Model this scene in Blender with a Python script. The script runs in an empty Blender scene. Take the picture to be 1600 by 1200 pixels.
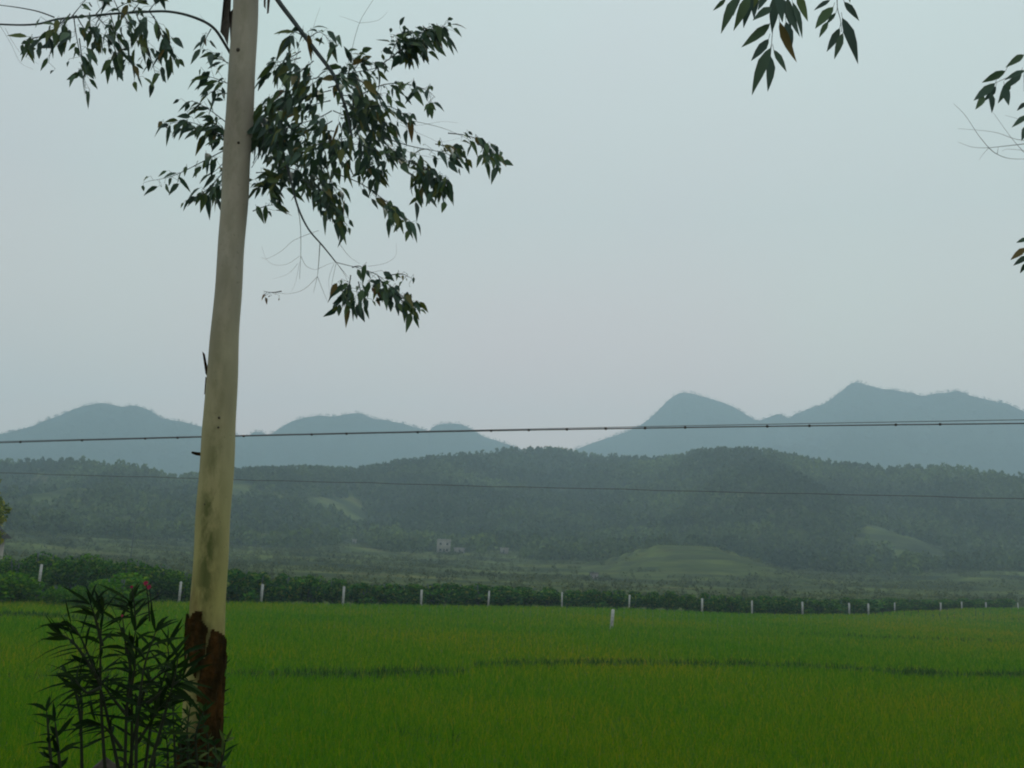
import bpy, math, random
import numpy as np
from mathutils import Vector, Matrix, Euler

# ------------------------------------------------------------------ camera, sky, sun, exposure
SC = bpy.context.scene
COL = SC.collection
F = 1537.0                      # focal length in photo pixels (photo is 1600 wide)
ROLL = math.radians(2.6)
PITCH = math.radians(10.8)
CZ = 3.2                        # eye height above the rice canopy
cam_d = bpy.data.cameras.new('camera')
cam = bpy.data.objects.new('camera', cam_d); COL.objects.link(cam)
cam_d.sensor_width = 36.0
cam_d.lens = 36.0 * F / 1600.0
cam_d.clip_start = 0.1
cam_d.clip_end = 12000
cam.location = (0, 0, CZ)
CM = Matrix.Rotation(math.radians(90) + PITCH, 3, 'X') @ Matrix.Rotation(ROLL, 3, 'Z')
cam.rotation_euler = CM.to_euler()
SC.camera = cam

world = bpy.data.worlds.new("World"); SC.world = world
world.use_nodes = True
nt = world.node_tree; nt.nodes.clear()
SUN_EL, SUN_ROT = math.radians(58), math.radians(15)
n_out = nt.nodes.new('ShaderNodeOutputWorld')
n_bg = nt.nodes.new('ShaderNodeBackground'); n_bg.inputs['Strength'].default_value = 0.10
n_sky = nt.nodes.new('ShaderNodeTexSky'); n_sky.sky_type = 'NISHITA'; n_sky.sun_disc = False
n_sky.sun_elevation = SUN_EL; n_sky.sun_rotation = SUN_ROT
n_sky.dust_density = 6.0; n_sky.air_density = 1.5
# an overcast veil over the clear sky: pale grey cloud, a little brighter overhead, with very soft mottling
n_tc = nt.nodes.new('ShaderNodeTexCoord')
n_sep = nt.nodes.new('ShaderNodeSeparateXYZ'); nt.links.new(n_tc.outputs['Generated'], n_sep.inputs[0])
n_ramp = nt.nodes.new('ShaderNodeValToRGB'); nt.links.new(n_sep.outputs['Z'], n_ramp.inputs[0])
cr = n_ramp.color_ramp
SKYC = [(0.0, (9.9, 7.2, 6.2)), (0.12, (9.2, 7.1, 6.1)), (0.35, (6.4, 6.5, 6.1)), (0.60, (6.1, 6.9, 6.8)), (1.0, (7.4, 8.4, 8.5))]
cr.elements[0].position = 0.0; cr.elements[1].position = 1.0
for p, c in SKYC[1:-1]:
    cr.elements.new(p)
for e, (p, c) in zip(cr.elements, SKYC):
    e.position = p; e.color = (c[0]/10, c[1]/10, c[2]/10, 1)
n_scale = nt.nodes.new('ShaderNodeVectorMath'); n_scale.operation = 'SCALE'; n_scale.inputs['Scale'].default_value = 10.0
nt.links.new(n_ramp.outputs[0], n_scale.inputs[0])
n_noise = nt.nodes.new('ShaderNodeTexNoise'); n_noise.inputs['Scale'].default_value = 2.2
n_noise.inputs['Detail'].default_value = 2.0
nt.links.new(n_tc.outputs['Generated'], n_noise.inputs['Vector'])
n_cr2 = nt.nodes.new('ShaderNodeValToRGB')
n_cr2.color_ramp.elements[0].position = 0.3; n_cr2.color_ramp.elements[0].color = (1.0, 0.93, 0.99, 1)
n_cr2.color_ramp.elements[1].position = 0.7; n_cr2.color_ramp.elements[1].color = (0.95, 1.06, 1.02, 1)
nt.links.new(n_noise.outputs['Fac'], n_cr2.inputs[0])
n_mul = nt.nodes.new('ShaderNodeVectorMath'); n_mul.operation = 'MULTIPLY'
nt.links.new(n_scale.outputs[0], n_mul.inputs[0]); nt.links.new(n_cr2.outputs[0], n_mul.inputs[1])
n_mix = nt.nodes.new('ShaderNodeMix'); n_mix.data_type = 'RGBA'; n_mix.inputs[0].default_value = 0.94
nt.links.new(n_sky.outputs[0], n_mix.inputs[6]); nt.links.new(n_mul.outputs[0], n_mix.inputs[7])
nt.links.new(n_mix.outputs[2], n_bg.inputs['Color'])
nt.links.new(n_bg.outputs[0], n_out.inputs['Surface'])

sun_d = bpy.data.lights.new('sun', 'SUN'); sun_d.energy = 1.2; sun_d.angle = math.radians(25)
sun_d.color = (1.0, 0.96, 0.9)
sun = bpy.data.objects.new('sun', sun_d); COL.objects.link(sun)
# direction towards the sun (Nishita: rotation measured from +Y, clockwise seen from above)
sdir = Vector((math.sin(SUN_ROT)*math.cos(SUN_EL), math.cos(SUN_ROT)*math.cos(SUN_EL), math.sin(SUN_EL)))
sun.rotation_euler = sdir.to_track_quat('Z', 'Y').to_euler()
sun.location = sdir * 50

SC.render.engine = 'CYCLES'
SC.view_settings.view_transform = 'Standard'
SC.view_settings.look = 'None'
SC.view_settings.exposure = 0.0
SC.view_settings.gamma = 1.0
SC.render.filter_size = 1.9
SC.cycles.pixel_filter_type = 'BLACKMAN_HARRIS'
SC.cycles.filter_width = 2.0
SC.cycles.max_bounces = 6
SC.cycles.diffuse_bounces = 3
SC.cycles.transmission_bounces = 3
SC.cycles.volume_bounces = 4
SC.cycles.use_denoising = True
HAZE_DENSITY = 5.5e-4

rnd = random.Random(7)
NR = np.random.RandomState(11)

# ------------------------------------------------------------------ geometry helpers
def ray(px, py):
    return CM @ Vector(((px - 800.0) / F, -(py - 600.0) / F, -1.0))

def P(px, py, y):
    """world point seen at photo position (px,py) at forward distance y"""
    d = ray(px, py)
    return Vector((0, 0, CZ)) + d * (y / d.y)

def P0(px, py, z=0.0):
    d = ray(px, py)
    t = (z - CZ) / d.z
    return Vector((0, 0, CZ)) + d * t

def tag(o, label=None, cat=None, group=None, kind=None):
    if label: o['label'] = label
    if cat: o['category'] = cat
    if group: o['group'] = group
    if kind: o['kind'] = kind
    return o

def empty(name, loc, label, cat, group=None):
    o = bpy.data.objects.new(name, None); COL.objects.link(o)
    o.location = loc; o.empty_display_size = 0.2
    return tag(o, label, cat, group)

def np_mesh(name, V, Q=None, T=None, mat=None, parent=None, smooth=False, loc=None):
    """one mesh object from numpy arrays: V (n,3), Q quads (m,4), T triangles (k,3); V in world space"""
    V = np.asarray(V, dtype=np.float32).reshape(-1, 3)
    if parent is not None:
        V = V - np.array(parent.location, dtype=np.float32)
    elif loc is not None:
        V = V - np.array(loc, dtype=np.float32)
    me = bpy.data.meshes.new(name)
    nq = 0 if Q is None else len(Q); ntr = 0 if T is None else len(T)
    me.vertices.add(len(V)); me.vertices.foreach_set('co', V.ravel())
    idx = []; starts = []; totals = []
    if nq:
        idx.append(np.asarray(Q, dtype=np.int32).ravel()); starts.append(np.arange(nq, dtype=np.int32) * 4)
    if ntr:
        idx.append(np.asarray(T, dtype=np.int32).ravel()); starts.append(nq * 4 + np.arange(ntr, dtype=np.int32) * 3)
    idx = np.concatenate(idx)
    me.loops.add(len(idx)); me.loops.foreach_set('vertex_index', idx)
    me.polygons.add(nq + ntr); me.polygons.foreach_set('loop_start', np.concatenate(starts))
    if smooth:
        me.polygons.foreach_set('use_smooth', np.ones(nq + ntr, dtype=bool))
    me.update(calc_edges=True); me.validate()
    if mat: me.materials.append(mat)
    o = bpy.data.objects.new(name, me); COL.objects.link(o)
    if parent is not None: o.parent = parent
    elif loc is not None: o.location = loc
    return o

class MB:
    """collects quads and triangles of one mesh"""
    def __init__(s): s.v = []; s.q = []; s.t = []
    def add(s, v, q=(), t=()):
        b = len(s.v)
        s.v.extend([tuple(p) for p in v])
        s.q.extend([tuple(i + b for i in f) for f in q])
        s.t.extend([tuple(i + b for i in f) for f in t])
    def box(s, c, size, rz=0.0, top=1.0):
        hx, hy, hz = size[0]/2, size[1]/2, size[2]/2
        R = Matrix.Rotation(rz, 3, 'Z'); c = Vector(c); v = []
        for z, k in ((-hz, 1.0), (hz, top)):
            for x, y in ((-hx, -hy), (hx, -hy), (hx, hy), (-hx, hy)):
                v.append(c + R @ Vector((x*k, y*k, z)))
        s.add(v, [(3,2,1,0),(4,5,6,7),(0,1,5,4),(1,2,6,5),(2,3,7,6),(3,0,4,7)])
    def tube(s, pts, rad, n=8, cap=True):
        pts = [Vector(p) for p in pts]
        if not hasattr(rad, '__len__'): rad = [rad]*len(pts)
        rings = []
        up = Vector((0.13, 0.97, 0.2)).normalized()
        for i, p in enumerate(pts):
            d = (pts[min(i+1, len(pts)-1)] - pts[max(i-1, 0)])
            if d.length < 1e-9: d = Vector((0,0,1))
            d.normalize()
            a = d.cross(up)
            if a.length < 1e-3: a = d.cross(Vector((1,0,0)))
            a.normalize(); b = d.cross(a)
            rings.append([p + (a*math.cos(2*math.pi*k/n) + b*math.sin(2*math.pi*k/n))*rad[i] for k in range(n)])
        v = [q for r in rings for q in r]; f = []
        for i in range(len(pts)-1):
            for k in range(n):
                f.append((i*n+k, i*n+(k+1)%n, (i+1)*n+(k+1)%n, (i+1)*n+k))
        t = []
        if cap:
            v.append(pts[0]); v.append(pts[-1]); c0 = len(v)-2; c1 = len(v)-1
            m = (len(pts)-1)*n
            for k in range(n):
                t.append((c0, (k+1)%n, k)); t.append((c1, m+k, m+(k+1)%n))
        s.add(v, f, t)
    def build(s, name, mat, parent=None, smooth=False, loc=None):
        return np_mesh(name, np.array([tuple(p) for p in s.v], dtype=np.float32), s.q or None, s.t or None, mat, parent, smooth, loc)

def smooth_path(pts, k=4):
    """Catmull-Rom through 2D or 3D points"""
    pts = [Vector(p) for p in pts]
    if len(pts) < 3:
        return [pts[0].lerp(pts[-1], i/k) for i in range(k+1)]
    out = []
    for i in range(len(pts)-1):
        p0 = pts[max(i-1,0)]; p1 = pts[i]; p2 = pts[i+1]; p3 = pts[min(i+2,len(pts)-1)]
        for j in range(k):
            t = j/k
            out.append(0.5*((2*p1) + (p2-p0)*t + (2*p0-5*p1+4*p2-p3)*t*t + (3*p1-p0-3*p2+p3)*t*t*t))
    out.append(pts[-1])
    return out

# value noise
def _hash(ix, iy, seed):
    n = (ix.astype(np.int64)*374761393 + iy.astype(np.int64)*668265263 + seed*1442695041) & 0x7fffffff
    n = ((n ^ (n >> 13)) * 1274126177) & 0x7fffffff
    return ((n ^ (n >> 16)) & 0xffff) / 65535.0
def vnoise(x, y, seed=0):
    x = np.asarray(x, dtype=np.float64); y = np.asarray(y, dtype=np.float64)
    ix = np.floor(x); iy = np.floor(y); fx = x-ix; fy = y-iy
    fx = fx*fx*(3-2*fx); fy = fy*fy*(3-2*fy)
    a = _hash(ix,iy,seed); b = _hash(ix+1,iy,seed); c = _hash(ix,iy+1,seed); d = _hash(ix+1,iy+1,seed)
    return (a*(1-fx)+b*fx)*(1-fy) + (c*(1-fx)+d*fx)*fy
def fbm(x, y, seed=0, octv=4):
    s = 0; a = 0.5; tot = 0
    for k in range(octv):
        s = s + a*vnoise(x*2**k, y*2**k, seed+k*17); tot += a; a *= 0.5
    return s/tot

# ------------------------------------------------------------------ materials
def new_mat(name):
    m = bpy.data.materials.new(name); m.use_nodes = True
    t = m.node_tree; t.nodes.clear()
    out = t.nodes.new('ShaderNodeOutputMaterial')
    return m, t, out

def ramp(t, stops, fac=None):
    r = t.nodes.new('ShaderNodeValToRGB'); e = r.color_ramp.elements
    while len(e) < len(stops): e.new(0.5)
    for el, (p, c) in zip(e, stops):
        el.position = p; el.color = (*c, 1)
    if fac is not None: t.links.new(fac, r.inputs[0])
    return r

def noise(t, scale, detail=4, rough=0.55, mapscale=None, dist=0.0, coord='Object'):
    tc = t.nodes.new('ShaderNodeTexCoord'); src = tc.outputs[coord]
    if mapscale:
        mp = t.nodes.new('ShaderNodeMapping'); mp.inputs['Scale'].default_value = mapscale
        t.links.new(src, mp.inputs[0]); src = mp.outputs[0]
    n = t.nodes.new('ShaderNodeTexNoise'); n.inputs['Scale'].default_value = scale
    n.inputs['Detail'].default_value = detail; n.inputs['Roughness'].default_value = rough
    n.inputs['Distortion'].default_value = dist
    t.links.new(src, n.inputs['Vector'])
    return n

def mixc(t, a, b, fac, mode='MIX'):
    m = t.nodes.new('ShaderNodeMix'); m.data_type = 'RGBA'; m.blend_type = mode
    for k, x in ((6, a), (7, b), (0, fac)):
        if isinstance(x, (int, float)): m.inputs[k].default_value = x
        elif isinstance(x, tuple): m.inputs[k].default_value = (*x, 1)
        else: t.links.new(x, m.inputs[k])
    return m.outputs[2]

def leaf_mat(name, stops, nscale=0.5, nstops=None, transl=0.3, rough=0.6, island=True, spec=0.3):
    """foliage: colour by leaf and by clump, some light coming through"""
    m, t, out = new_mat(name)
    if island:
        g = t.nodes.new('ShaderNodeNewGeometry'); c = ramp(t, stops, g.outputs['Random Per Island']).outputs[0]
    else:
        c = ramp(t, stops, noise(t, nscale*6, 2).outputs['Fac']).outputs[0]
    if nstops:
        c = mixc(t, c, ramp(t, nstops, noise(t, nscale, 3).outputs['Fac']).outputs[0], 1.0, 'MULTIPLY')
    b = t.nodes.new('ShaderNodeBsdfPrincipled'); t.links.new(c, b.inputs['Base Color'])
    b.inputs['Roughness'].default_value = rough; b.inputs['Specular IOR Level'].default_value = spec
    tr = t.nodes.new('ShaderNodeBsdfTranslucent'); t.links.new(c, tr.inputs['Color'])
    mx = t.nodes.new('ShaderNodeMixShader'); mx.inputs[0].default_value = transl
    t.links.new(b.outputs[0], mx.inputs[1]); t.links.new(tr.outputs[0], mx.inputs[2])
    t.links.new(mx.outputs[0], out.inputs['Surface'])
    return m

def surf_mat(name, stops, scale=1.0, detail=5, rough=0.85, bump=0.0, bscale=None, mapscale=None, mul=None, spec=0.3):
    m, t, out = new_mat(name)
    c = ramp(t, stops, noise(t, scale, detail, mapscale=mapscale).outputs['Fac']).outputs[0]
    if mul:
        s2, st2 = mul[0], mul[1]
        ms = mul[2] if len(mul) > 2 else None
        c = mixc(t, c, ramp(t, st2, noise(t, s2, 3, mapscale=ms).outputs['Fac']).outputs[0], 1.0, 'MULTIPLY')
    b = t.nodes.new('ShaderNodeBsdfPrincipled'); t.links.new(c, b.inputs['Base Color'])
    b.inputs['Roughness'].default_value = rough; b.inputs['Specular IOR Level'].default_value = spec
    if bump:
        bn = t.nodes.new('ShaderNodeBump'); bn.inputs['Strength'].default_value = bump
        bn.inputs['Distance'].default_value = 0.05
        t.links.new(noise(t, bscale or scale*3, 6).outputs['Fac'], bn.inputs['Height'])
        t.links.new(bn.outputs[0], b.inputs['Normal'])
    t.links.new(b.outputs[0], out.inputs['Surface'])
    return m

M = {}
M['euc_leaf'] = leaf_mat('eucalyptus leaf', [(0.0,(0.026,0.058,0.045)),(0.45,(0.044,0.092,0.058)),(0.80,(0.065,0.12,0.036)),(0.95,(0.10,0.12,0.025)),(1.0,(0.14,0.10,0.035))], transl=0.16, rough=0.45)
M['brown_leaf'] = leaf_mat('withered leaf', [(0.0,(0.14,0.08,0.045)),(1.0,(0.2,0.13,0.06))], transl=0.2)
M['twig'] = surf_mat('twig bark', [(0.3,(0.045,0.06,0.065)),(0.7,(0.08,0.10,0.10))], 30)
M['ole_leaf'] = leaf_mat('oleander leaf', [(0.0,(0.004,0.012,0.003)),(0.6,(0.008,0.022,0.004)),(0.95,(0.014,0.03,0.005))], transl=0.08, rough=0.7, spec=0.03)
M['ole_stem'] = surf_mat('oleander stem', [(0.3,(0.008,0.014,0.005)),(0.7,(0.016,0.022,0.008))], 20)
M['petal'] = leaf_mat('pink petal', [(0.0,(0.30,0.02,0.06)),(1.0,(0.42,0.04,0.11))], transl=0.3)
M['weed'] = leaf_mat('weed leaf', [(0.0,(0.006,0.022,0.004)),(0.7,(0.014,0.045,0.007)),(0.95,(0.06,0.09,0.02))], transl=0.15, spec=0.05)
M['rice'] = leaf_mat('rice blade', [(0.0,(0.038,0.15,0.002)),(0.5,(0.075,0.22,0.003)),(0.9,(0.15,0.26,0.004)),(1.0,(0.25,0.26,0.01))],
                     nscale=0.035, nstops=[(0.34,(0.75,0.93,0.8)),(0.5,(1.15,1.0,1.0)),(0.64,(1.75,1.05,1.2))], transl=0.4, spec=0.0, rough=1.0)
M['bund_shade'] = leaf_mat('bund grass', [(0.0,(0.012,0.05,0.003)),(0.7,(0.028,0.085,0.004)),(1.0,(0.07,0.12,0.01))], transl=0.25, spec=0.1)  # darker green than the rice, standing for shade on its edge
M['hedge_leaf'] = leaf_mat('hedge leaf', [(0.0,(0.008,0.055,0.006)),(0.55,(0.022,0.11,0.010)),(0.8,(0.08,0.20,0.016)),(1.0,(0.20,0.21,0.04))],
                     nscale=0.9, nstops=[(0.35,(0.55,0.65,0.8)),(0.65,(1.35,1.25,1.0))], transl=0.2, spec=0.05, rough=0.9)
M['bush_leaf'] = leaf_mat('bush leaf', [(0.0,(0.012,0.06,0.006)),(0.5,(0.035,0.13,0.010)),(0.85,(0.11,0.23,0.016)),(1.0,(0.16,0.2,0.03))],
                     nscale=0.6, nstops=[(0.38,(0.45,0.55,0.8)),(0.62,(1.35,1.3,1.0))], transl=0.25, spec=0.05, rough=0.9)
M['hedge_light'] = leaf_mat('light shrub leaf', [(0.0,(0.03,0.12,0.005)),(0.7,(0.07,0.21,0.008)),(1.0,(0.16,0.27,0.015))],
                     nscale=0.9, nstops=[(0.35,(0.7,0.7,0.8)),(0.65,(1.2,1.2,1.0))], transl=0.3, spec=0.0, rough=1.0)
M['yellow_leaf'] = leaf_mat('yellow green leaf', [(0.0,(0.04,0.09,0.01)),(0.6,(0.14,0.18,0.012)),(1.0,(0.34,0.30,0.02))], transl=0.3)
M['forest'] = leaf_mat('forest leaf', [(0.0,(0.046,0.068,0.032)),(0.6,(0.064,0.096,0.038)),(1.0,(0.088,0.118,0.044))],
                     nscale=0.016, nstops=[(0.32,(0.5,0.55,0.6)),(0.5,(0.95,0.95,0.9)),(0.66,(1.75,1.7,1.25))], transl=0.2, spec=0.0, rough=1.0)
M['far_forest'] = leaf_mat('far forest leaf', [(0.0,(0.010,0.024,0.012)),(1.0,(0.022,0.042,0.018))],
                     nscale=0.008, nstops=[(0.32,(0.6,0.6,0.6)),(0.68,(1.4,1.4,1.3))], transl=0.1, spec=0.0, rough=1.0)
M['orchard'] = leaf_mat('orchard leaf', [(0.0,(0.040,0.054,0.034)),(0.6,(0.065,0.082,0.042)),(1.0,(0.11,0.12,0.058))],
                     nscale=0.04, nstops=[(0.32,(0.6,0.65,0.65)),(0.68,(1.6,1.6,1.2))], transl=0.15, spec=0.0, rough=1.0)
M['soil'] = surf_mat('wet paddy soil', [(0.3,(0.03,0.05,0.012)),(0.7,(0.05,0.08,0.02))], 2.0, bump=0.4)
M['ground'] = surf_mat('grassy ground', [(0.3,(0.045,0.065,0.03)),(0.7,(0.085,0.11,0.04))], 0.3, bump=0.4, mul=(0.02,[(0.3,(0.7,0.8,0.8)),(0.7,(1.2,1.1,1.0))]), spec=0.0, rough=1.0)
M['verge'] = surf_mat('verge earth and grass', [(0.3,(0.04,0.06,0.02)),(0.55,(0.06,0.1,0.02)),(0.75,(0.14,0.12,0.07))], 2.5, bump=0.6)
M['asphalt'] = surf_mat('worn asphalt', [(0.3,(0.045,0.045,0.045)),(0.7,(0.07,0.068,0.065))], 8, bump=0.3, bscale=90)
M['hill'] = surf_mat('hill ground of terraces and scrub', [(0.30,(0.032,0.044,0.026)),(0.45,(0.052,0.066,0.034)),(0.56,(0.075,0.098,0.038)),(0.66,(0.10,0.108,0.044)),(0.78,(0.13,0.10,0.06))], 1.0,
                     mapscale=(0.012,0.075,0.03), mul=(1.0,[(0.35,(0.55,0.6,0.7)),(0.65,(1.25,1.25,1.1))],(0.05,0.12,0.1)), spec=0.0, rough=1.0)
M['mountain'] = surf_mat('far wooded mountain', [(0.3,(0.010,0.022,0.014)),(0.7,(0.024,0.042,0.022))], 0.012, spec=0.0, rough=1.0)
M['post'] = surf_mat('whitewashed concrete', [(0.25,(0.20,0.21,0.20)),(0.5,(0.34,0.35,0.34)),(0.75,(0.46,0.46,0.45))], 6, bump=0.2)
M['wall'] = surf_mat('pale plaster', [(0.3,(0.22,0.21,0.19)),(0.7,(0.34,0.32,0.28))], 0.8)
M['greywall'] = surf_mat('grey plaster', [(0.3,(0.22,0.21,0.20)),(0.7,(0.32,0.30,0.29))], 0.8)
M['roof'] = surf_mat('dark roof tile', [(0.3,(0.035,0.04,0.045)),(0.7,(0.06,0.06,0.06))], 3)
M['glass'] = surf_mat('dark window glass', [(0.3,(0.02,0.025,0.03)),(0.7,(0.03,0.035,0.04))], 1, rough=0.15, spec=0.6)
M['cable'] = surf_mat('black cable sheath', [(0.3,(0.07,0.08,0.09)),(0.7,(0.11,0.12,0.13))], 12, rough=0.6)
M['concrete'] = surf_mat('pole concrete', [(0.3,(0.24,0.24,0.22)),(0.7,(0.33,0.33,0.31))], 3, bump=0.2)
M['steel'] = surf_mat('galvanised steel', [(0.3,(0.2,0.21,0.22)),(0.7,(0.3,0.3,0.31))], 5, rough=0.5)

# eucalyptus trunk: smooth pale bark, vertical streaks, green mottling low down, painted shade along the camera side, small knots
def trunk_mat():
    m, t, out = new_mat('smooth eucalyptus bark')
    c = ramp(t, [(0.3,(0.25,0.235,0.19)),(0.5,(0.31,0.29,0.235)),(0.7,(0.37,0.35,0.28))], noise(t, 5.0, 6, mapscale=(1.6,1.6,0.35)).outputs['Fac']).outputs[0]
    tc = t.nodes.new('ShaderNodeTexCoord')
    sp = t.nodes.new('ShaderNodeSeparateXYZ'); t.links.new(tc.outputs['Object'], sp.inputs[0])
    # lower trunk more yellow: object space z 0 = ground
    mr = t.nodes.new('ShaderNodeMapRange'); mr.inputs[1].default_value = 3.2; mr.inputs[2].default_value = 1.4
    t.links.new(sp.outputs['Z'], mr.inputs[0])
    c = mixc(t, c, (0.90,0.90,0.38), mr.outputs[0], 'MULTIPLY')
    at = t.nodes.new('ShaderNodeAttribute'); at.attribute_name = 'stain_shade'
    n2 = noise(t, 14, 6, 0.65, mapscale=(1,1,0.45))
    mm = t.nodes.new('ShaderNodeMath'); mm.operation = 'MULTIPLY'
    r2 = ramp(t, [(0.40,(0,0,0)),(0.60,(1,1,1))], n2.outputs['Fac'])
    t.links.new(at.outputs['Fac'], mm.inputs[0]); t.links.new(r2.outputs[0], mm.inputs[1])
    c = mixc(t, c, (0.055,0.075,0.018), mm.outputs[0])
    at2 = t.nodes.new('ShaderNodeAttribute'); at2.attribute_name = 'peel'
    r4 = ramp(t, [(0.35,(0,0,0)),(0.62,(1,1,1))], noise(t, 26, 5, 0.6, mapscale=(1,1,0.35)).outputs['Fac'])
    m4 = t.nodes.new('ShaderNodeMath'); m4.operation = 'MULTIPLY'; t.links.new(at2.outputs['Fac'], m4.inputs[0]); t.links.new(r4.outputs[0], m4.inputs[1])
    c = mixc(t, c, (0.09,0.045,0.02), m4.outputs[0])
    # flecks
    n3 = noise(t, 55, 2, 0.5)
    r3 = ramp(t, [(0.66,(0,0,0)),(0.74,(0.35,0.35,0.35))], n3.outputs['Fac'])
    c = mixc(t, c, (0.10,0.08,0.05), r3.outputs[0])
    b = t.nodes.new('ShaderNodeBsdfPrincipled'); t.links.new(c, b.inputs['Base Color'])
    b.inputs['Roughness'].default_value = 0.75; b.inputs['Specular IOR Level'].default_value = 0.25
    bn = t.nodes.new('ShaderNodeBump'); bn.inputs['Strength'].default_value = 0.35; bn.inputs['Distance'].default_value = 0.01
    t.links.new(noise(t, 18, 6, mapscale=(1,1,0.3)).outputs['Fac'], bn.inputs['Height']); t.links.new(bn.outputs[0], b.inputs['Normal'])
    t.links.new(b.outputs[0], out.inputs['Surface'])
    return m
M['trunk'] = trunk_mat()
M['bark'] = surf_mat('rough brown bark', [(0.3,(0.010,0.007,0.002)),(0.5,(0.032,0.019,0.005)),(0.78,(0.11,0.048,0.012))], 16, bump=1.0, bscale=40, mapscale=(1,1,0.4), spec=0.03)
M['knot'] = surf_mat('knot', [(0.3,(0.03,0.025,0.02)),(0.7,(0.06,0.05,0.04))], 30)

# ------------------------------------------------------------------ terrain
NEAR_SKY = [(-900,760),(-500,745),(-200,725),(0,720),(100,718),(160,719),(230,731),(265,743),(320,737),(400,734),(480,731),(550,734),(600,727),(650,717),(700,710),(730,708),(800,702),(880,702),(920,708),(1000,716),(1060,714),(1100,704),(1160,703),(1200,706),(1260,717),(1340,728),(1400,731),(1430,727),(1500,730),(1560,736),(1600,739),(1800,745),(2100,738),(2600,760)]
FAR_SKY = [(-900,730),(-500,715),(-200,690),(-60,680),(0,674),(40,665),(90,646),(130,631),(160,626),(190,631),(210,630),(235,638),(255,650),(280,654),(315,663),(350,673),(385,678),(396,671),(410,671),(420,676),(440,664),(465,651),(500,646),(530,646),(560,641),(580,649),(620,656),(660,667),(670,669),(682,661),(710,658),(735,665),(750,676),(800,693),(830,706),(870,714),(900,698),(950,681),(1000,661),(1030,636),(1045,621),(1065,610),(1090,613),(1120,623),(1150,634),(1180,653),(1192,652),(1215,643),(1232,650),(1245,642),(1290,626),(1312,609),(1330,596),(1345,594),(1365,601),(1420,609),(1440,614),(1480,609),(1500,608),(1530,618),(1570,626),(1600,638),(1700,672),(1900,660),(2200,700),(2600,720)]
def sky_table(tab):
    th = []; ta = []
    pts = smooth_path([(a, b, 0) for a, b in tab], 3)
    for p in pts:
        d = ray(p.x, p.y); th.append(math.atan2(d.x, d.y)); ta.append(d.z/math.hypot(d.x, d.y))
    return np.array(th), np.array(ta)
NT = sky_table(NEAR_SKY); FT = sky_table(FAR_SKY)
BR = [0,135,165,200,260,340,420,450,600,750,1000,1300]
BZ = [-.55,-.55,.3,1.2,2.8,6.5,12,14,26,36,36,20]
def hill_z(x, y):
    x = np.asarray(x, dtype=float); y = np.asarray(y, dtype=float)
    r = np.hypot(x, y); th = np.arctan2(x, y)
    zb = np.interp(r, BR, BZ)
    tc = np.interp(th, NT[0], NT[1])
    rc = 700 + 60*np.sin(th*9.0+1.0) + 40*np.sin(th*21)
    zc = CZ + tc*rc - 5.5
    r0 = 430 + 40*np.sin(th*12+2)
    t = np.clip((r-r0)/(rc-r0), 0, 1)
    s = t*t*(3-2*t)*0.6 + t*0.4
    zz = zb + (zc - np.interp(rc, BR, BZ))*s
    rel = (fbm(x/70, y/110, 3, 4)-0.5)*34*np.sin(np.pi*np.clip(t,0,1))
    zz = zz + rel + (fbm(x/30+9, y/30, 8, 3)-0.5)*5*np.clip((r-250)/200,0,1)
    # light terraced knoll on the right
    kx, ky = 62.0, 335.0
    kn = np.exp(-(((x-kx)/24)**2)**1.5 - ((y-ky)/38)**2)*8.5
    zz = zz + kn
    # terraces low down
    step = 1.6
    tz = np.floor(zz/step)*step + step*np.clip((zz/step-np.floor(zz/step))*3-2, 0, 1)
    wt = np.clip((r-180)/60,0,1)*np.clip((520-r)/100,0,1)
    zz = zz*(1-wt*0.8) + tz*wt*0.8
    # behind the crest
    back = np.clip((r-rc)/(1000-rc), 0, 1)
    zz = np.where(r > rc, zz*(1-back)+(-2)*back, zz)
    lim = CZ + tc*r - 5.0 - 0.5*np.clip((rc-r)/50, 0, 1)
    zz = np.where(r > 400, np.minimum(zz, lim), zz)
    return zz
def polar(th0, th1, nth, rs, fn, name, mat):
    th = np.linspace(math.radians(th0), math.radians(th1), nth)
    T, R = np.meshgrid(th, np.array(rs), indexing='ij')
    X = np.sin(T)*R; Y = np.cos(T)*R; Z = fn(X, Y)
    V = np.stack([X, Y, Z], -1).reshape(-1, 3); m = len(rs)
    i, j = np.meshgrid(np.arange(nth-1), np.arange(m-1), indexing='ij')
    a = (i*m+j).ravel()
    Q = np.stack([a, a+1, a+m+1, a+m], -1)[:, ::-1]
    o = np_mesh(name, V, Q, None, mat, smooth=True)
    return tag(o, kind='structure')
g = MB()
g.add([(-2400,-300,-0.60),(2400,-300,-0.60),(2400,2600,-0.60),(-2400,2600,-0.60)], [(0,1,2,3)])
tag(g.build('ground', M['ground']), kind='structure')
rs = list(np.arange(132, 500, 2.2)) + list(np.arange(500, 820, 5)) + list(np.arange(820, 1020, 20))
polar(-50, 50, 620, rs, lambda x, y: hill_z(x, y) - 0.1*(np.hypot(x,y) < 134), 'hill', M['hill'])

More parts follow.
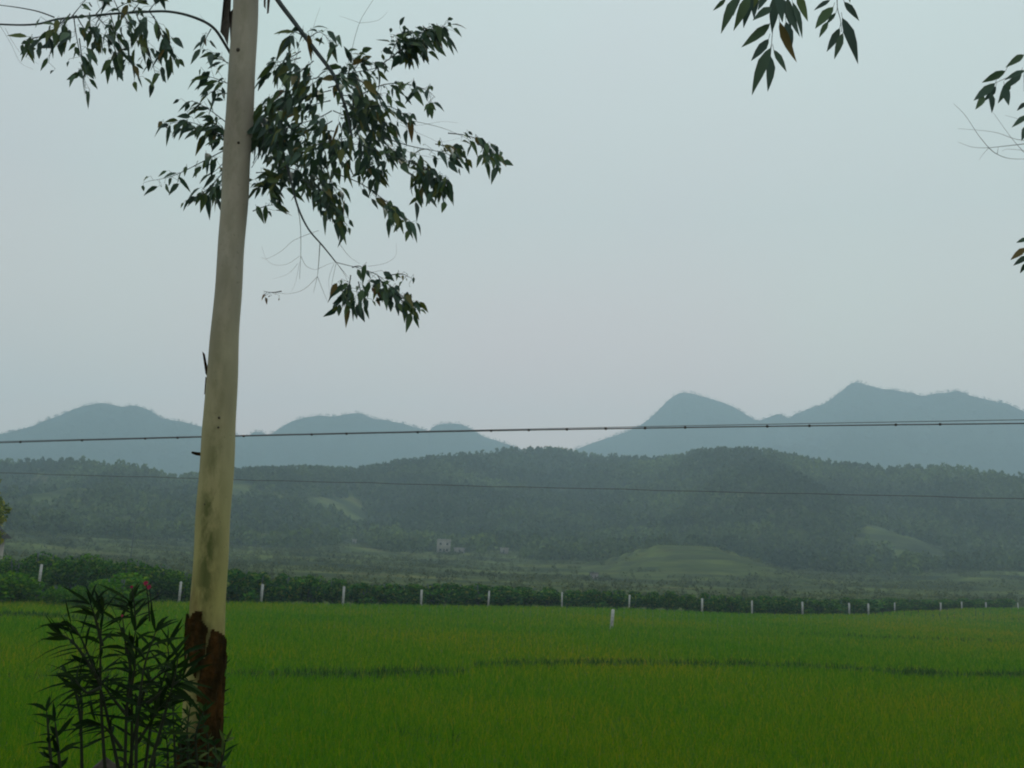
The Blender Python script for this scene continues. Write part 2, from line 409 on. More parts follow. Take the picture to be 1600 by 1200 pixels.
MT = []
def mtn_z(x, y):
    r = np.hypot(x, y); th = np.arctan2(x, y)
    tc = np.interp(th, FT[0], FT[1])
    rc = 1980 + 70*np.sin(th*7+0.5)
    zc = CZ + tc*rc - 4
    t = np.clip((r-1350)/(rc-1350), 0, 1)
    s = t**1.15
    zz = zc*s + (fbm(x/240, y/400, 5, 5)-0.5)*140*np.sin(np.pi*t)
    back = np.clip((r-rc)/500, 0, 1)
    zz = np.where(r > rc, zc*(1-back**1.3) + (fbm(x/200, y/200, 6, 4)-0.5)*60*np.sin(np.pi*back), zz)
    lim = CZ + tc*r - 4
    return np.minimum(zz, lim) - 3*(t <= 0)
polar(-46, 46, 900, list(np.arange(1300, 1900, 20)) + list(np.arange(1900, 2080, 9)) + list(np.arange(2080, 2600, 40)), mtn_z, 'mountains', M['mountain'])

def terrain(x, y):
    r = math.hypot(x, y)
    return float(hill_z(x, y)) if r > 134 else -0.55
def hit(px, py, r0=60, r1=1200):
    d = ray(px, py); h = math.hypot(d.x, d.y)
    r = r0
    while r < r1:
        t = r/h
        if CZ + d.z*t <= terrain(d.x*t, d.y*t): break
        r += 0.5
    t = r/h
    return Vector((d.x*t, d.y*t, terrain(d.x*t, d.y*t)))

# road embankment the photograph is taken from, and the road behind
e = MB()
prof = [(-60,-0.6),(-22,-0.55),(-16,1.60),(5.6,1.60),(6.6,1.35),(10.6,-0.45),(11.5,-0.62)]
xs = list(range(-120, 121, 4)); vs = []
for x in xs:
    for (y, z) in prof:
        w = 0.12*math.sin(x*0.7+y)+0.08*math.sin(x*1.9) if y > 6 else 0
        vs.append((x, y+w, z))
n = len(prof); qs = [(i*n+j, (i+1)*n+j, (i+1)*n+j+1, i*n+j+1) for i in range(len(xs)-1) for j in range(n-1)]
e.add(vs, qs); tag(e.build('embankment', M['verge']), kind='structure')
e = MB(); e.add([(-120,-10,1.606),(120,-10,1.606),(120,0.8,1.606),(-120,0.8,1.606)], [(0,1,2,3)])
tag(e.build('road', M['asphalt']), kind='structure')

# ------------------------------------------------------------------ field: hedge line from the posts
POSTS = [(60,905),(280,937),(408,937),(536,940),(658,942),(763,943),(878,945),(983,948),(1097,953),(1175,956),(1254,957),(1327,957),(1357,957.5),(1398,956),(1470,956),(1503,953),(1541,953),(1591,953)]
PP = []
for i, (px, py) in enumerate(POSTS):
    if i == 0: p = P(px, 920, 71)
    elif px < 1380: p = P0(px, py, 0.0)
    elif px < 1480: p = P(px, py, 143 + (px-1398)*0.10)
    else: p = P(px, py, 158 + (px-1503)*0.12)
    PP.append(p)
_px = np.array([p.x for p in PP]); _py = np.array([p.y for p in PP])
_o = np.argsort(_px); HX = np.concatenate([[-90,-60],_px[_o],[_px.max()+20,_px.max()+60]]); HY = np.concatenate([[66,70],_py[_o],[175,190]])
def hedge_y(x): return np.interp(x, HX, HY)

# paddy soil sheet
xg = np.concatenate([np.linspace(-90, 110, 81)]); N = 40
V = []; 
for x in xg:
    y1 = float(hedge_y(x)) + 0.3
    for k in range(N+1):
        V.append((x, 11.0 + (y1-11.0)*k/N, -0.45))
Q = [(i*(N+1)+j, (i+1)*(N+1)+j, (i+1)*(N+1)+j+1, i*(N+1)+j+1) for i in range(len(xg)-1) for j in range(N)]
tag(np_mesh('paddy_field', V, Q, None, M['soil']), kind='structure')

# bunds: lines across the field; dark grass is added to paint the shaded rice edges
def line_pts(px): return [P0(a, b, 0.0) for a, b in px]
BUNDS = [ (line_pts([(-500,1060),(0,1046),(200,1043),(340,1042)]), 0.9, 0.35), (line_pts([(340,1042),(560,1043),(660,1040),(724,1040)]), 0.8, 1.0),
          (line_pts([(738,1030),(900,1028),(1100,1029),(1300,1035),(1400,1042)]), 0.75, 0.9),
          (line_pts([(1405,1044),(1500,1046),(1600,1048),(1900,1058),(2400,1078)]), 1.1, 1.1),
          (line_pts([(-400,955),(0,953),(70,956),(170,962)]), 1.6, 1.0),
          (line_pts([(1230,984),(1330,990),(1480,995),(1700,1004)]), 1.0, 0.3),
          (line_pts([(600,1131),(650,1133),(690,1137),(715,1139)]), 0.25, 0.5) ]
def bund_dist(x, y):
    best = np.full(x.shape, 1e9); idx = np.zeros(x.shape, int)
    for bi, (pts, w, dens) in enumerate(BUNDS):
        for a, b in zip(pts[:-1], pts[1:]):
            ax, ay, bx, by = a.x, a.y, b.x, b.y
            L = (bx-ax)**2+(by-ay)**2
            t = np.clip(((x-ax)*(bx-ax)+(y-ay)*(by-ay))/L, 0, 1)
            d = np.hypot(x-(ax+t*(bx-ax)), y-(ay+t*(by-ay)))/w
            m = d < best; best[m] = d[m]; idx[m] = bi
    return best, idx

def blades(x, y, z0, L, W, tilt, az, rng):
    """n curved blades: root, middle, tip; two quads each"""
    n = len(x)
    dx = np.cos(az); dy = np.sin(az); sx = -dy; sy = dx
    t1 = np.minimum(tilt*0.4, 0.9); t2 = np.minimum(tilt*1.7, 2.1)
    X1 = x + dx*np.sin(t1)*L*0.55; Y1 = y + dy*np.sin(t1)*L*0.55; Z1 = z0 + np.cos(t1)*L*0.55
    X2 = X1 + dx*np.sin(t2)*L*0.45; Y2 = Y1 + dy*np.sin(t2)*L*0.45; Z2 = Z1 + np.cos(t2)*L*0.45
    V = np.empty((n, 6, 3), dtype=np.float32)
    for k, (a, b, c, w) in enumerate(((x,y,z0,W*0.6),(X1,Y1,Z1,W),(X2,Y2,Z2,W*0.12))):
        V[:, 2*k, 0] = a - sx*w/2; V[:, 2*k, 1] = b - sy*w/2; V[:, 2*k, 2] = c
        V[:, 2*k+1, 0] = a + sx*w/2; V[:, 2*k+1, 1] = b + sy*w/2; V[:, 2*k+1, 2] = c
    b = np.arange(n)[:, None]*6
    Q = np.concatenate([b+np.array([[0,1,3,2]]), b+np.array([[2,3,5,4]])], 0)
    return V.reshape(-1, 3), Q

def make_rice():
    rng = np.random.RandomState(5)
    n = 1000000
    # sample distance with density ~ 1/y^1.15 per area inside the view wedge (a little wider)
    u = rng.rand(n)
    y0, y1 = 12.0, 172.0
    k = 0.6
    y = (y0**k + u*(y1**k - y0**k))**(1/k)
    x = (rng.rand(n)*2-1)*(y*0.62+2)
    # planted in clumps: pull blades towards hill centres near the camera
    s = 0.2*np.maximum(1, y/28)
    cx = (np.floor(x/s)+0.5)*s; cy = (np.floor(y/s)+0.5)*s
    x = cx + (x-cx)*0.75 + rng.randn(n)*0.015; y = cy + (y-cy)*0.75 + rng.randn(n)*0.015
    keep = y < hedge_y(x) - 0.4
    bd, bi = bund_dist(x, y)
    dens = np.array([b[2] for b in BUNDS])[bi]
    keep &= (bd > 0.6) | (rng.rand(n) > dens)
    x = x[keep]; y = y[keep]; n = len(x)
    sc = np.maximum(1, y/18)
    hn = fbm(x*0.35, y*0.35, 21, 3) - 0.5
    L = 0.46 + 0.10*rng.randn(n)*0.6 + hn*0.16
    W = 0.010*sc**0.9*(0.8+0.5*rng.rand(n))
    tilt = np.abs(rng.randn(n))*0.85 + 0.25
    az = rng.rand(n)*2*np.pi
    r_ = np.hypot(x, y); z0 = np.where(r_ > 134, np.maximum(hill_z(x, y), -0.45), -0.45)
    V, Q = blades(x, y, z0, np.clip(L, 0.25, 0.72), W, tilt, az, rng)
    o = np_mesh('rice', V, Q, None, M['rice'])
    tag(o, 'bright green young rice covering the paddy field', 'rice', kind='stuff')
make_rice()

def make_bund_shade():
    rng = np.random.RandomState(6); VV = []; QQ = []; off = 0
    for bi, (pts, w, dens) in enumerate(BUNDS):
        for a, b in zip(pts[:-1], pts[1:]):
            L = math.hypot(b.x-a.x, b.y-a.y); n = int(L*w*150*dens*min(1, 40/max(a.y, 1)))
            if n < 1: continue
            t = rng.rand(n); o = (rng.rand(n)-0.5)*w*1.1
            nx, ny = -(b.y-a.y)/L, (b.x-a.x)/L
            x = a.x + (b.x-a.x)*t + nx*o; y = a.y + (b.y-a.y)*t + ny*o
            m = fbm(x*0.8, y*0.8, 31, 3)
            k = m > 0.34; x = x[k]; y = y[k]; m = m[k]
            n = len(x)
            if n < 1: continue
            LL = 0.47 + 0.30*(m-0.4) + 0.04*rng.randn(n)
            V, Q = blades(x, y, np.full(n, -0.45), np.clip(LL, .2, .7), 0.016*np.maximum(1, y/20)*(0.8+0.5*rng.rand(n)), np.abs(rng.randn(n))*0.7+0.2, rng.rand(n)*6.283, rng)
            VV.append(V); QQ.append(Q+off); off += len(V)
    o = np_mesh('bund_shade_grass', np.concatenate(VV), np.concatenate(QQ), None, M['bund_shade'])
    tag(o, 'added dark green grass painting the shaded gaps between the paddies', 'grass', kind='stuff')
make_bund_shade()

# ------------------------------------------------------------------ leaf clouds
def cloud(C, N, S, rng, aspect=1.5, jitter=0.8):
    """random leaf quads at centres C facing roughly N with half size S"""
    n = len(C)
    nn = N + rng.randn(n, 3)*jitter
    nn /= np.linalg.norm(nn, axis=1)[:, None] + 1e-9
    a = np.cross(nn, rng.randn(n, 3)); a /= np.linalg.norm(a, axis=1)[:, None] + 1e-9
    b = np.cross(nn, a)
    S = np.asarray(S)[:, None]
    A = a*S*aspect; B = b*S
    V = np.stack([C-A, C+B*0.8, C+A, C-B*0.8], 1)   # rhombic leaf
    Q = np.arange(n*4).reshape(n, 4)
    return V.reshape(-1, 3), Q

def crown_points(n, lobes, rng):
    """points near the surface of a union of ellipsoid lobes (cx,cy,cz,rx,ry,rz)"""
    L = np.array(lobes); w = L[:, 3]*L[:, 5]; w = w/w.sum()
    idx = rng.choice(len(L), n, p=w)
    d = rng.randn(n, 3); d /= np.linalg.norm(d, axis=1)[:, None]
    rr = (0.55 + 0.5*rng.rand(n)**0.6)[:, None]
    return L[idx, :3] + d*L[idx, 3:]*rr, d

def shrub_mesh(rng, w, h, n, leaf, lob=9):
    lobes = []
    for k in range(lob):
        a = rng.rand()*6.283; q = rng.rand()**0.5
        rx = w*(0.16+0.13*rng.rand())
        lobes.append((math.cos(a)*q*w*0.36, math.sin(a)*q*w*0.30, h*(0.22+0.62*rng.rand()*(1-0.35*q)), rx, rx*0.9, h*(0.14+0.11*rng.rand())))
    lobes.append((0, 0, h*0.42, w*0.36, w*0.3, h*0.38))
    Pn, D = crown_points(n, lobes, rng)
    Pn[:, 2] = np.maximum(Pn[:, 2], 0.03)
    D = D*0.8; D[:, 2] += 0.3
    V, Q = cloud(Pn, D, leaf*(0.6+0.8*rng.rand(n)), rng)
    return V, Q
def stems_mesh(rng, w, h, k=6):
    m = MB()
    for i in range(k):
        a = rng.rand()*6.28; q = rng.rand()*0.28*w
        m.tube([(q*0.2*math.cos(a), q*0.2*math.sin(a), -0.05), (q*0.6*math.cos(a), q*0.6*math.sin(a), h*0.4), (q*math.cos(a), q*math.sin(a), h*0.8)], [0.03, 0.022, 0.01], 5)
    return m
def shrub_proto(name, rng, w, h, n, leaf, mat):
    V, Q = shrub_mesh(rng, w, h, n, leaf)
    me_o = np_mesh('foliage', V, Q, None, mat)
    st = stems_mesh(rng, w, h).build('stem', M['twig'])
    return me_o.data, st.data, me_o, st
protos = {}
def get_protos(key, count, w, h, n, leaf, mat, seed):
    lst = []
    for i in range(count):
        rng = np.random.RandomState(seed+i)
        a, b, o1, o2 = shrub_proto(key, rng, w, h, n, leaf, mat)
        bpy.data.objects.remove(o1); bpy.data.objects.remove(o2)
        lst.append((a, b))
    protos[key] = lst
get_protos('hedge', 5, 1.0, 1.0, 2600, 0.030, M['hedge_leaf'], 100)
get_protos('light', 3, 1.0, 1.0, 2600, 0.030, M['hedge_light'], 200)
get_protos('big', 3, 1.0, 1.0, 4200, 0.022, M['bush_leaf'], 300)
def place_shrub(kind, name, loc, w, h, rz, label, cat, group=None):
    fo, st = rnd.choice(protos[kind])
    r = empty(name, loc, label, cat, group); r.rotation_euler = (0, 0, rz); r.scale = (w, w, h)
    a = bpy.data.objects.new('foliage', fo); COL.objects.link(a); a.parent = r
    b = bpy.data.objects.new('stem', st); COL.objects.link(b); b.parent = r
    return r
ORD = ['first','second','third','fourth','fifth','sixth','seventh','eighth','ninth','tenth','eleventh','twelfth','thirteenth','fourteenth','fifteenth','sixteenth','seventeenth','eighteenth']

# hedge shrubs, post gap by post gap
HTOP = [(0,866),(20,862),(60,850),(110,857),(160,866),(200,860),(240,868),(262,880),(300,884),(360,880),(380,888),(400,893),(450,895),(500,898),(540,905),(600,905),(700,908),(800,910),(850,914),(950,918),(1000,920),(1100,925),(1200,929),(1300,932),(1400,933),(1500,935),(1600,936)]
def proj(p):
    d = CM.transposed() @ (Vector(p) - Vector((0,0,CZ)))
    return 800 + F*d.x/(-d.z), 600 - F*d.y/(-d.z)
hx = [a for a, b in HTOP]; hyy = [b for a, b in HTOP]
gap_sizes = [3, 3, 3, 3, 3, 3, 3, 4, 3, 4, 4, 2, 3, 4, 3, 3, 4]
words = {2:['left','right'],3:['left','middle','right'],4:['far left','centre left','centre right','far right']}
for gi in range(1, len(PP)-1):
    a, b = PP[gi], PP[gi+1]; k = gap_sizes[gi]
    for j in range(k):
        t = (j+0.5)/k
        c = a.lerp(b, t); gapw = (b-a).length/k
        c.y += 1.2 + max(gapw*0.75, 1.5) + rnd.uniform(-0.1, 0.4); c.z = terrain(c.x, c.y)
        px, _ = proj(c)
        top = np.interp(px, hx, hyy) + rnd.uniform(-3, 3)
        h = P(px, top, c.y).z - c.z
        w = max(gapw*1.45, h*1.1)*rnd.uniform(0.95, 1.12)
        place_shrub('hedge', 'hedge_shrub', c, w, h*1.06, rnd.uniform(0, 6.28),
                    'dark hedge shrub, %s one between %s and %s white posts from left' % (words[k][j], ORD[gi], ORD[gi+1]),
                    'shrub', 'shrubs of the long hedge behind the white posts')
for j, (px, y) in enumerate([(1625,176),(1665,178)]):
    c = P(px, 953, y); c.z = terrain(c.x, c.y)
    place_shrub('hedge', 'hedge_shrub', c, 4.6, 2.4, 0.4*j, 'dark shrub at right end of the hedge, %s the last white post' % ('just beyond' if j == 0 else 'well beyond'), 'shrub', 'shrubs of the long hedge behind the white posts')
# big bushes at the left
BIG = [(-60,850,80,7,'big'),(22,862,80,4.2,'big'),(62,850,82,4.6,'big'),(112,856,79,4.8,'big'),(160,868,82,4.2,'big'),(203,862,80,4.8,'big'),(245,872,80,4.4,'big'),(285,885,80,4.0,'big')]
BL = ['round dark bush at the left end of the row, cut by the picture edge','dark bush beside the small shed with the dark eaves','broad dark bush rising behind the leftmost white post','tall dark bush just right of the leftmost white post',
      'lower dark bush in the dip of the bush row left of the trunk','tall dark bush above the bright green shrub','sloping dark bush behind the pink oleander flowers','low dark bush behind the white post beside the trunk']
for (px, top, y, w, kd), lb in zip(BIG, BL):
    c = P(px, 925, y); c.z = -0.55; h = P(px, top, y).z + 0.55
    place_shrub(kd, 'bush', c, w, h*1.05, rnd.uniform(0, 6.28), lb, 'bush', 'tall bushes along the left end of the field')
LIGHT = [(-30,890,66,4.4),(25,892,67,3.6),(88,906,66,2.2),(128,914,64,1.8),(190,893,67,4.4),(160,905,65,2.4)]
LL = ['bright green low shrub at the field edge cut by the left picture edge','low mounded bright green shrub in front of the shed','small bright green shrub at the foot of the leftmost white post',
      'smallest bright green shrub, right of the leftmost white post','largest round bright green shrub, behind the oleander','bright green shrub tucked against the left side of the largest one']
for (px, top, y, w), lb in zip(LIGHT, LL):
    c = P(px, 930, y); c.z = -0.5; h = P(px, top, y).z + 0.5
    place_shrub('light', 'low_shrub', c, w, h, rnd.uniform(0, 6.28), lb, 'shrub', 'bright green shrubs at the left edge of the field')

# ------------------------------------------------------------------ posts
def post_mesh(w, h, below):
    m = MB()
    m.box((0,0,(h-0.04-below)/2), (w, w, h-0.04+below))
    hw = w/2; z0 = h-0.04
    v = [(-hw,-hw,z0+.0005),(hw,-hw,z0+.0005),(hw,hw,z0+.0005),(-hw,hw,z0+.0005)]
    k = 0.55
    v += [(-hw*k,-hw*k,h),(hw*k,-hw*k,h),(hw*k,hw*k,h),(-hw*k,hw*k,h)]
    m.add(v, [(4,5,6,7),(0,1,5,4),(1,2,6,5),(2,3,7,6),(3,0,4,7)])
    return m
base_post = post_mesh(0.17, 1.28, 0.6).build('fence_post', M['post'])
pdesc = ['almost hidden by bushes','just left of the pale trunk','first right of the trunk']
for i, p in enumerate(PP):
    o = base_post if i == 0 else base_post.copy()
    if i: COL.objects.link(o)
    o.location = (p.x, p.y, max(0.0, p.z) - 0.02)
    if i == 0: o.location.z = P(60, 905, 71).z - 0.25
    o.rotation_euler = (rnd.uniform(-0.02,0.02), rnd.uniform(-0.03,0.03), rnd.uniform(-0.5,0.5))
    o.scale = (1, 1, rnd.uniform(0.94, 1.08))
    lb = 'white concrete post, %s from left in the hedge row' % ORD[i]
    if i < 3: lb += ', ' + pdesc[i]
    tag(o, lb, 'post', 'white posts along the hedge')
mp = post_mesh(0.17, 1.02, 0.6).build('marker_post', M['post'])
q = P0(956, 976, 0.0); mp.location = q; mp.rotation_euler = (0.03, 0.05, 0.3)
tag(mp, 'short weathered white post standing alone out in the rice', 'post')

# ------------------------------------------------------------------ woods and orchard scrub (masses)
def forest(name, pts_xy, zfun, hmin, hmax, nleaf, mat, label, rng, wr=0.42, tall=None):
    x, y = pts_xy; n = len(x)
    z = zfun(x, y)
    h = hmin + (hmax-hmin)*rng.rand(n)**1.6
    if tall is not None: h = h*tall
    w = h*wr*(0.8+0.5*rng.rand(n))
    u = rng.rand(n, nleaf)                       # height fraction
    shape = rng.rand(n)[:, None]                 # conical .. rounded
    prof = (1-u)*(1-shape) + np.sqrt(np.clip(1-(2*u-0.9)**2/1.25, 0, 1))*shape
    ph = rng.rand(n, nleaf)*2*np.pi
    rr = prof*w[:, None]*(0.6+0.5*rng.rand(n, nleaf))
    lob = 1+0.25*np.sin(3*ph+rng.rand(n)[:, None]*6)
    C = np.stack([x[:, None]+np.cos(ph)*rr*lob, y[:, None]+np.sin(ph)*rr*lob, z[:, None]+h[:, None]*(0.12+0.88*u)], -1).reshape(-1, 3)
    N_ = np.stack([np.cos(ph), np.sin(ph), np.full_like(ph, 0.6)], -1).reshape(-1, 3)
    S = np.repeat(h*0.115, nleaf)*(0.7+0.7*rng.rand(n*nleaf))
    V, Q = cloud(C, N_, S, rng, aspect=1.3, jitter=0.55)
    o = np_mesh(name, V, Q, None, mat)
    return tag(o, label, 'woodland', kind='stuff')

def wedge(n, r0, r1, th0, th1, rng):
    th = np.radians(th0+(th1-th0)*rng.rand(n)); r = np.sqrt(r0*r0+(r1*r1-r0*r0)*rng.rand(n))
    return np.sin(th)*r, np.cos(th)*r
rng = np.random.RandomState(40)
x, y = wedge(28000, 370, 800, -36, 37, rng)
r = np.hypot(x, y); m = fbm(x/45, y/45, 50, 4) + np.clip((r-560)/260, -0.10, 0.6)
k = (m > 0.30)
for hx_, hy_ in [(hit(a_, b_).x, hit(a_, b_).y) for a_, b_ in ((693,863),(718,864),(787,866),(553,849))]:
    sl = hx_/hy_                                  # keep the yard in front of each house open
    k &= ~((np.abs(x - sl*y) < 7) & (y > hy_-45) & (y < hy_+9))
x, y = x[k], y[k]
forest('hill_wood', (x, y), hill_z, 2.8, 7.5, 34, M['forest'], 'dense dark green wood covering the low near ridge', rng)
# orchard rows and scrub on the valley floor and lower slopes
x, y = wedge(17000, 105, 440, -36, 37, rng)
row = np.round((y+0.06*x)/7.0)*7.0 - 0.06*x + rng.randn(len(y))*0.7
inrow = vnoise(x/60+5, y/45, 61) > 0.25
y = np.where(inrow, row, y)
m = fbm(x/38, y/16, 60, 3)
k = (m > 0.42) & (y > hedge_y(x)+8) & ~((np.abs(x-60) < 17) & (np.abs(y-322) < 24) & (m < 0.53))
x, y = x[k], y[k]
forest('orchard_scrub', (x, y), lambda a, b: np.where(np.hypot(a,b) > 134, hill_z(a, b), -0.55), 0.5, 1.5, 24, M['orchard'], 'hazy rows of orchard bushes and scrub on the valley floor', rng, wr=0.75)
x, y = wedge(26000, 1450, 2060, -30, 31, rng)
r = np.hypot(x, y)
forest('mountain_wood', (x, y), mtn_z, 2.5, 5.5, 22, M['far_forest'], 'bluish wood covering the distant mountains', rng, wr=0.95)

# ------------------------------------------------------------------ distant houses
def house(px, py, r_, w, h, d, label, wallm, roofm, rz=0.0, flat=False, parapet=False, wins=2, storeys=1, name='house'):
    p = hit(px, py) if r_ is None else P(px, py, r_)
    t = empty(name, (p.x, p.y, p.z-0.3), label, 'house')
    R = Matrix.Rotation(rz, 3, 'Z'); base = Vector(t.location)
    def W(m, n_, mt, par=t):
        return np_mesh(n_, np.array([tuple(base + R @ Vector(v)) for v in m.v]) - (np.array(base) if par is not t else 0), m.q or None, m.t or None, mt, par)
    m = MB(); m.box((0, d/2, h/2), (w, d, h)); W(m, 'wall', wallm)
    m = MB()
    if flat:
        m.box((0, d/2, h+0.10), (w+0.5, d+0.5, 0.2-0.004))
        if parapet:
            m.box((0, 0.0-0.15, h+0.45), (w+0.3, 0.18, 0.5))
    else:
        o = 0.45; rh = w*0.18
        m.add([(-w/2-o,-o,h+.01),(w/2+o,-o,h+.01),(w/2+o,d+o,h+.01),(-w/2-o,d+o,h+.01),(-w/2-o,d/2,h+rh),(w/2+o,d/2,h+rh)],
              [(0,1,5,4),(2,3,4,5),(0,3,2,1)], [(0,4,3),(1,2,5)])
    W(m, 'roof', roofm)
    for s in range(storeys):
        for i in range(wins):
            cx = -w/2 + w*(i+0.5)/wins; cz = (h/storeys)*(s+0.52)
            m = MB(); m.box((cx, -0.03, cz), (w*0.14, 0.05, h/storeys*0.36)); W(m, 'window', M['glass'])
    m = MB(); m.box((w*0.02, -0.035, h/storeys*0.33), (w*0.11, 0.06, h/storeys*0.66)); W(m, 'door', M['roof'])
    return t
house(693, 863, None, 5.2, 4.6, 5, 'small pale two-storey house half way along the foot of the hazy hill', M['wall'], M['wall'], 0.1, flat=True, parapet=True, storeys=2)
house(718, 864, None, 4.0, 2.2, 4, 'low grey outbuilding just right of the pale two-storey house', M['greywall'], M['greywall'], 0.1, flat=True, wins=1)
house(787, 866, None, 3.0, 2.6, 4, 'tiny hut with a pale roof right of the pale two-storey house', M['greywall'], M['wall'], -0.1, flat=True, wins=1, name='hut')
house(553, 849, None, 1.6, 2.0, 2, 'tiny whitish hut on the slope left of the pale house', M['wall'], M['wall'], 0.0, flat=True, wins=1, name='hut')
house(930, 905, None, 1.6, 1.8, 2, 'faint dark little hut on the valley floor above the hedge', M['greywall'], M['roof'], 0.2, wins=1, name='hut')
house(-122, 900, 88, 7.6, 3.9, 6, 'shed with pale wall and dark eaves at the left picture edge', M['wall'], M['roof'], 0.0, wins=2, name='shed')

# distant wooden power pole on the left
q = P(205, 864, 210); q.z = terrain(q.x, q.y)
t = empty('utility_pole', q, 'thin distant pole rising out of the haze above the dark bushes', 'pole')
topz = P(207, 812, 210).z
m = MB(); m.tube([(q.x, q.y, q.z-0.5), (q.x+0.1, q.y, topz)], [0.11, 0.08], 8); m.build('pole', M['twig'], t)
m = MB(); m.box((q.x+0.1, q.y-0.15, topz-0.6), (2.0, 0.1, 0.12)); m.build('crossarm', M['twig'], t)
for s in (-0.85, 0, 0.85):
    m = MB(); m.tube([(q.x+0.1+s, q.y-0.15, topz-0.54), (q.x+0.1+s, q.y-0.15, topz-0.3)], [0.06, 0.04], 6); m.build('insulator', M['steel'], t)

# ------------------------------------------------------------------ overhead cables
def fit_cable(px, y0, y1, ext=26.0, n=90):
    pts = []
    for a, b in px:
        pts.append(P(a, b, y0 + (y1-y0)*a/1600.0))
    X = np.array([p.x for p in pts]); Y = np.array([p.y for p in pts]); Z = np.array([p.z for p in pts])
    cy = np.polyfit(X, Y, 1); cz = np.polyfit(X, Z, 2)
    xs = np.linspace(-ext, ext, n)
    return [Vector((x, np.polyval(cy, x), np.polyval(cz, x))) for x in xs], cy, cz
def span(pxs, y0, y1, rad, name, label, mat, clips=None, cat='cable', wob=0.0):
    pts, cy, cz = fit_cable(pxs, y0, y1)
    if wob:
        pts = [p + Vector((0,0,wob*math.sin(p.x*4.1)+wob*0.6*math.sin(p.x*9.3+1))) for p in pts]
    if clips is None:
        m = MB(); m.tube(pts, rad, 7); o = m.build(name, mat); tag(o, label, cat); return pts
    c = pts[len(pts)//2]; t = empty(name, c, label, cat)
    m = MB(); m.tube(pts, rad, 7); m.build('sheath', mat, t)
    for x in clips:
        p = P(x, 670, 1); 
        # find x on cable
        best = min(pts, key=lambda q: abs(proj(q)[0]-x))
        m = MB(); m.tube([best+Vector((-0.02,0,0)), best+Vector((-0.012,0,0)), best+Vector((0.012,0,0)), best+Vector((0.02,0,0))], [rad, rad*1.9, rad*1.9, rad], 8)
        m.build('clip', M['knot'], t)
    return pts
clipx = [20,145,215,285,400,470,540,630,680,740,805,875,945,1018,1100,1180,1273,1370,1470,1580]
A1 = span([(0,688.5),(150,688),(320,685.5),(560,678.5),(680,674),(850,671.5),(1000,669.5),(1240,666),(1600,660)], 17, 13.5, 0.0100, 'overhead_cable', 'thicker black cable with clips crossing in front of the mountains', M['cable'], clipx)
A2 = span([(0,687.5),(320,684.5),(680,673),(850,670.5),(1000,667.5),(1240,662),(1600,654.5)], 17.1, 13.6, 0.0055, 'support_wire', 'thin wire just above the clipped black cable, parting from it to the right', M['cable'])
A3 = span([(80,740),(360,748.5),(700,760),(900,765),(1200,770),(1600,777)], 21, 15, 0.006, 'overhead_wire', 'lone thin wire sagging across the dark near hill', M['cable'], wob=0.006)
for s, e_ in ((0, -1), (1, 1)):
    k = 0 if s == 0 else -1
    a = A1[k]; b = A3[k]
    t = empty('concrete_pole', (a.x, (a.y+b.y)/2, -0.5), 'round concrete pole holding the cables beyond the %s edge of the picture' % ('left' if s == 0 else 'right'), 'pole')
    top = max(a.z, b.z) + 0.8; yc = (a.y+b.y)/2
    m = MB(); m.tube([(a.x, yc, -0.6), (a.x, yc, top)], [0.17, 0.11], 14); m.build('pole', M['concrete'], t, True)
    for zz in (a.z, b.z):
        m = MB(); m.box((a.x, yc, zz-0.06), (0.08, abs(a.y-b.y)+0.5, 0.08)); m.build('bracket', M['steel'], t)

# ------------------------------------------------------------------ eucalyptus beside the road
TY = 5.2
TR = [(-1500,470,503),(-900,420,455),(-400,388,424),(0,365,403),(100,359,399),(200,352,394),(300,346,388),(400,340,381),(500,332,375),(600,322,370),(650,319,368),(700,315,366),(800,308,360),(900,301,354),(1000,293,350),(1100,287,345),(1200,281,341),(1290,270,338),(1350,252,345)]
GZ = 1.6
tree = empty('eucalyptus_tree', (P(300,1345,TY).x, TY, GZ), 'pale smooth-barked eucalyptus with peeling brown bark at its foot and drooping leaves', 'tree')
def trunk_pt(py):
    ys = [a for a, b, c in TR]
    l = np.interp(py, ys, [b for a, b, c in TR]); r = np.interp(py, ys, [c for a, b, c in TR])
    c = P((l+r)/2, py, TY); a = P(l, py, TY); b = P(r, py, TY)
    return c, (b-a).length/2
NTK = 28
def trunk_shell(pys, off=0.0, nseg=NTK):
    V = []
    for py in pys:
        c, r = trunk_pt(py)
        wob = 0.002*math.sin(py*0.045)
        for k in range(nseg):
            a = 2*math.pi*k/nseg
            rr = r*(1+0.02*math.sin(2*a+py*0.01)+0.012*math.sin(5*a+py*0.02)) + off
            V.append((c.x+math.cos(a)*rr+wob, c.y+math.sin(a)*rr, c.z))
    return V
pys = list(np.arange(-1500, -20, 60)) + list(np.arange(-20, 1351, 14))
V = trunk_shell(pys); Q = [(i*NTK+k, i*NTK+(k+1)%NTK, (i+1)*NTK+(k+1)%NTK, (i+1)*NTK+k) for i in range(len(pys)-1) for k in range(NTK)]
Q = [q[::-1] for q in Q]
tk = np_mesh('trunk', V, Q, None, M['trunk'], tree, True)
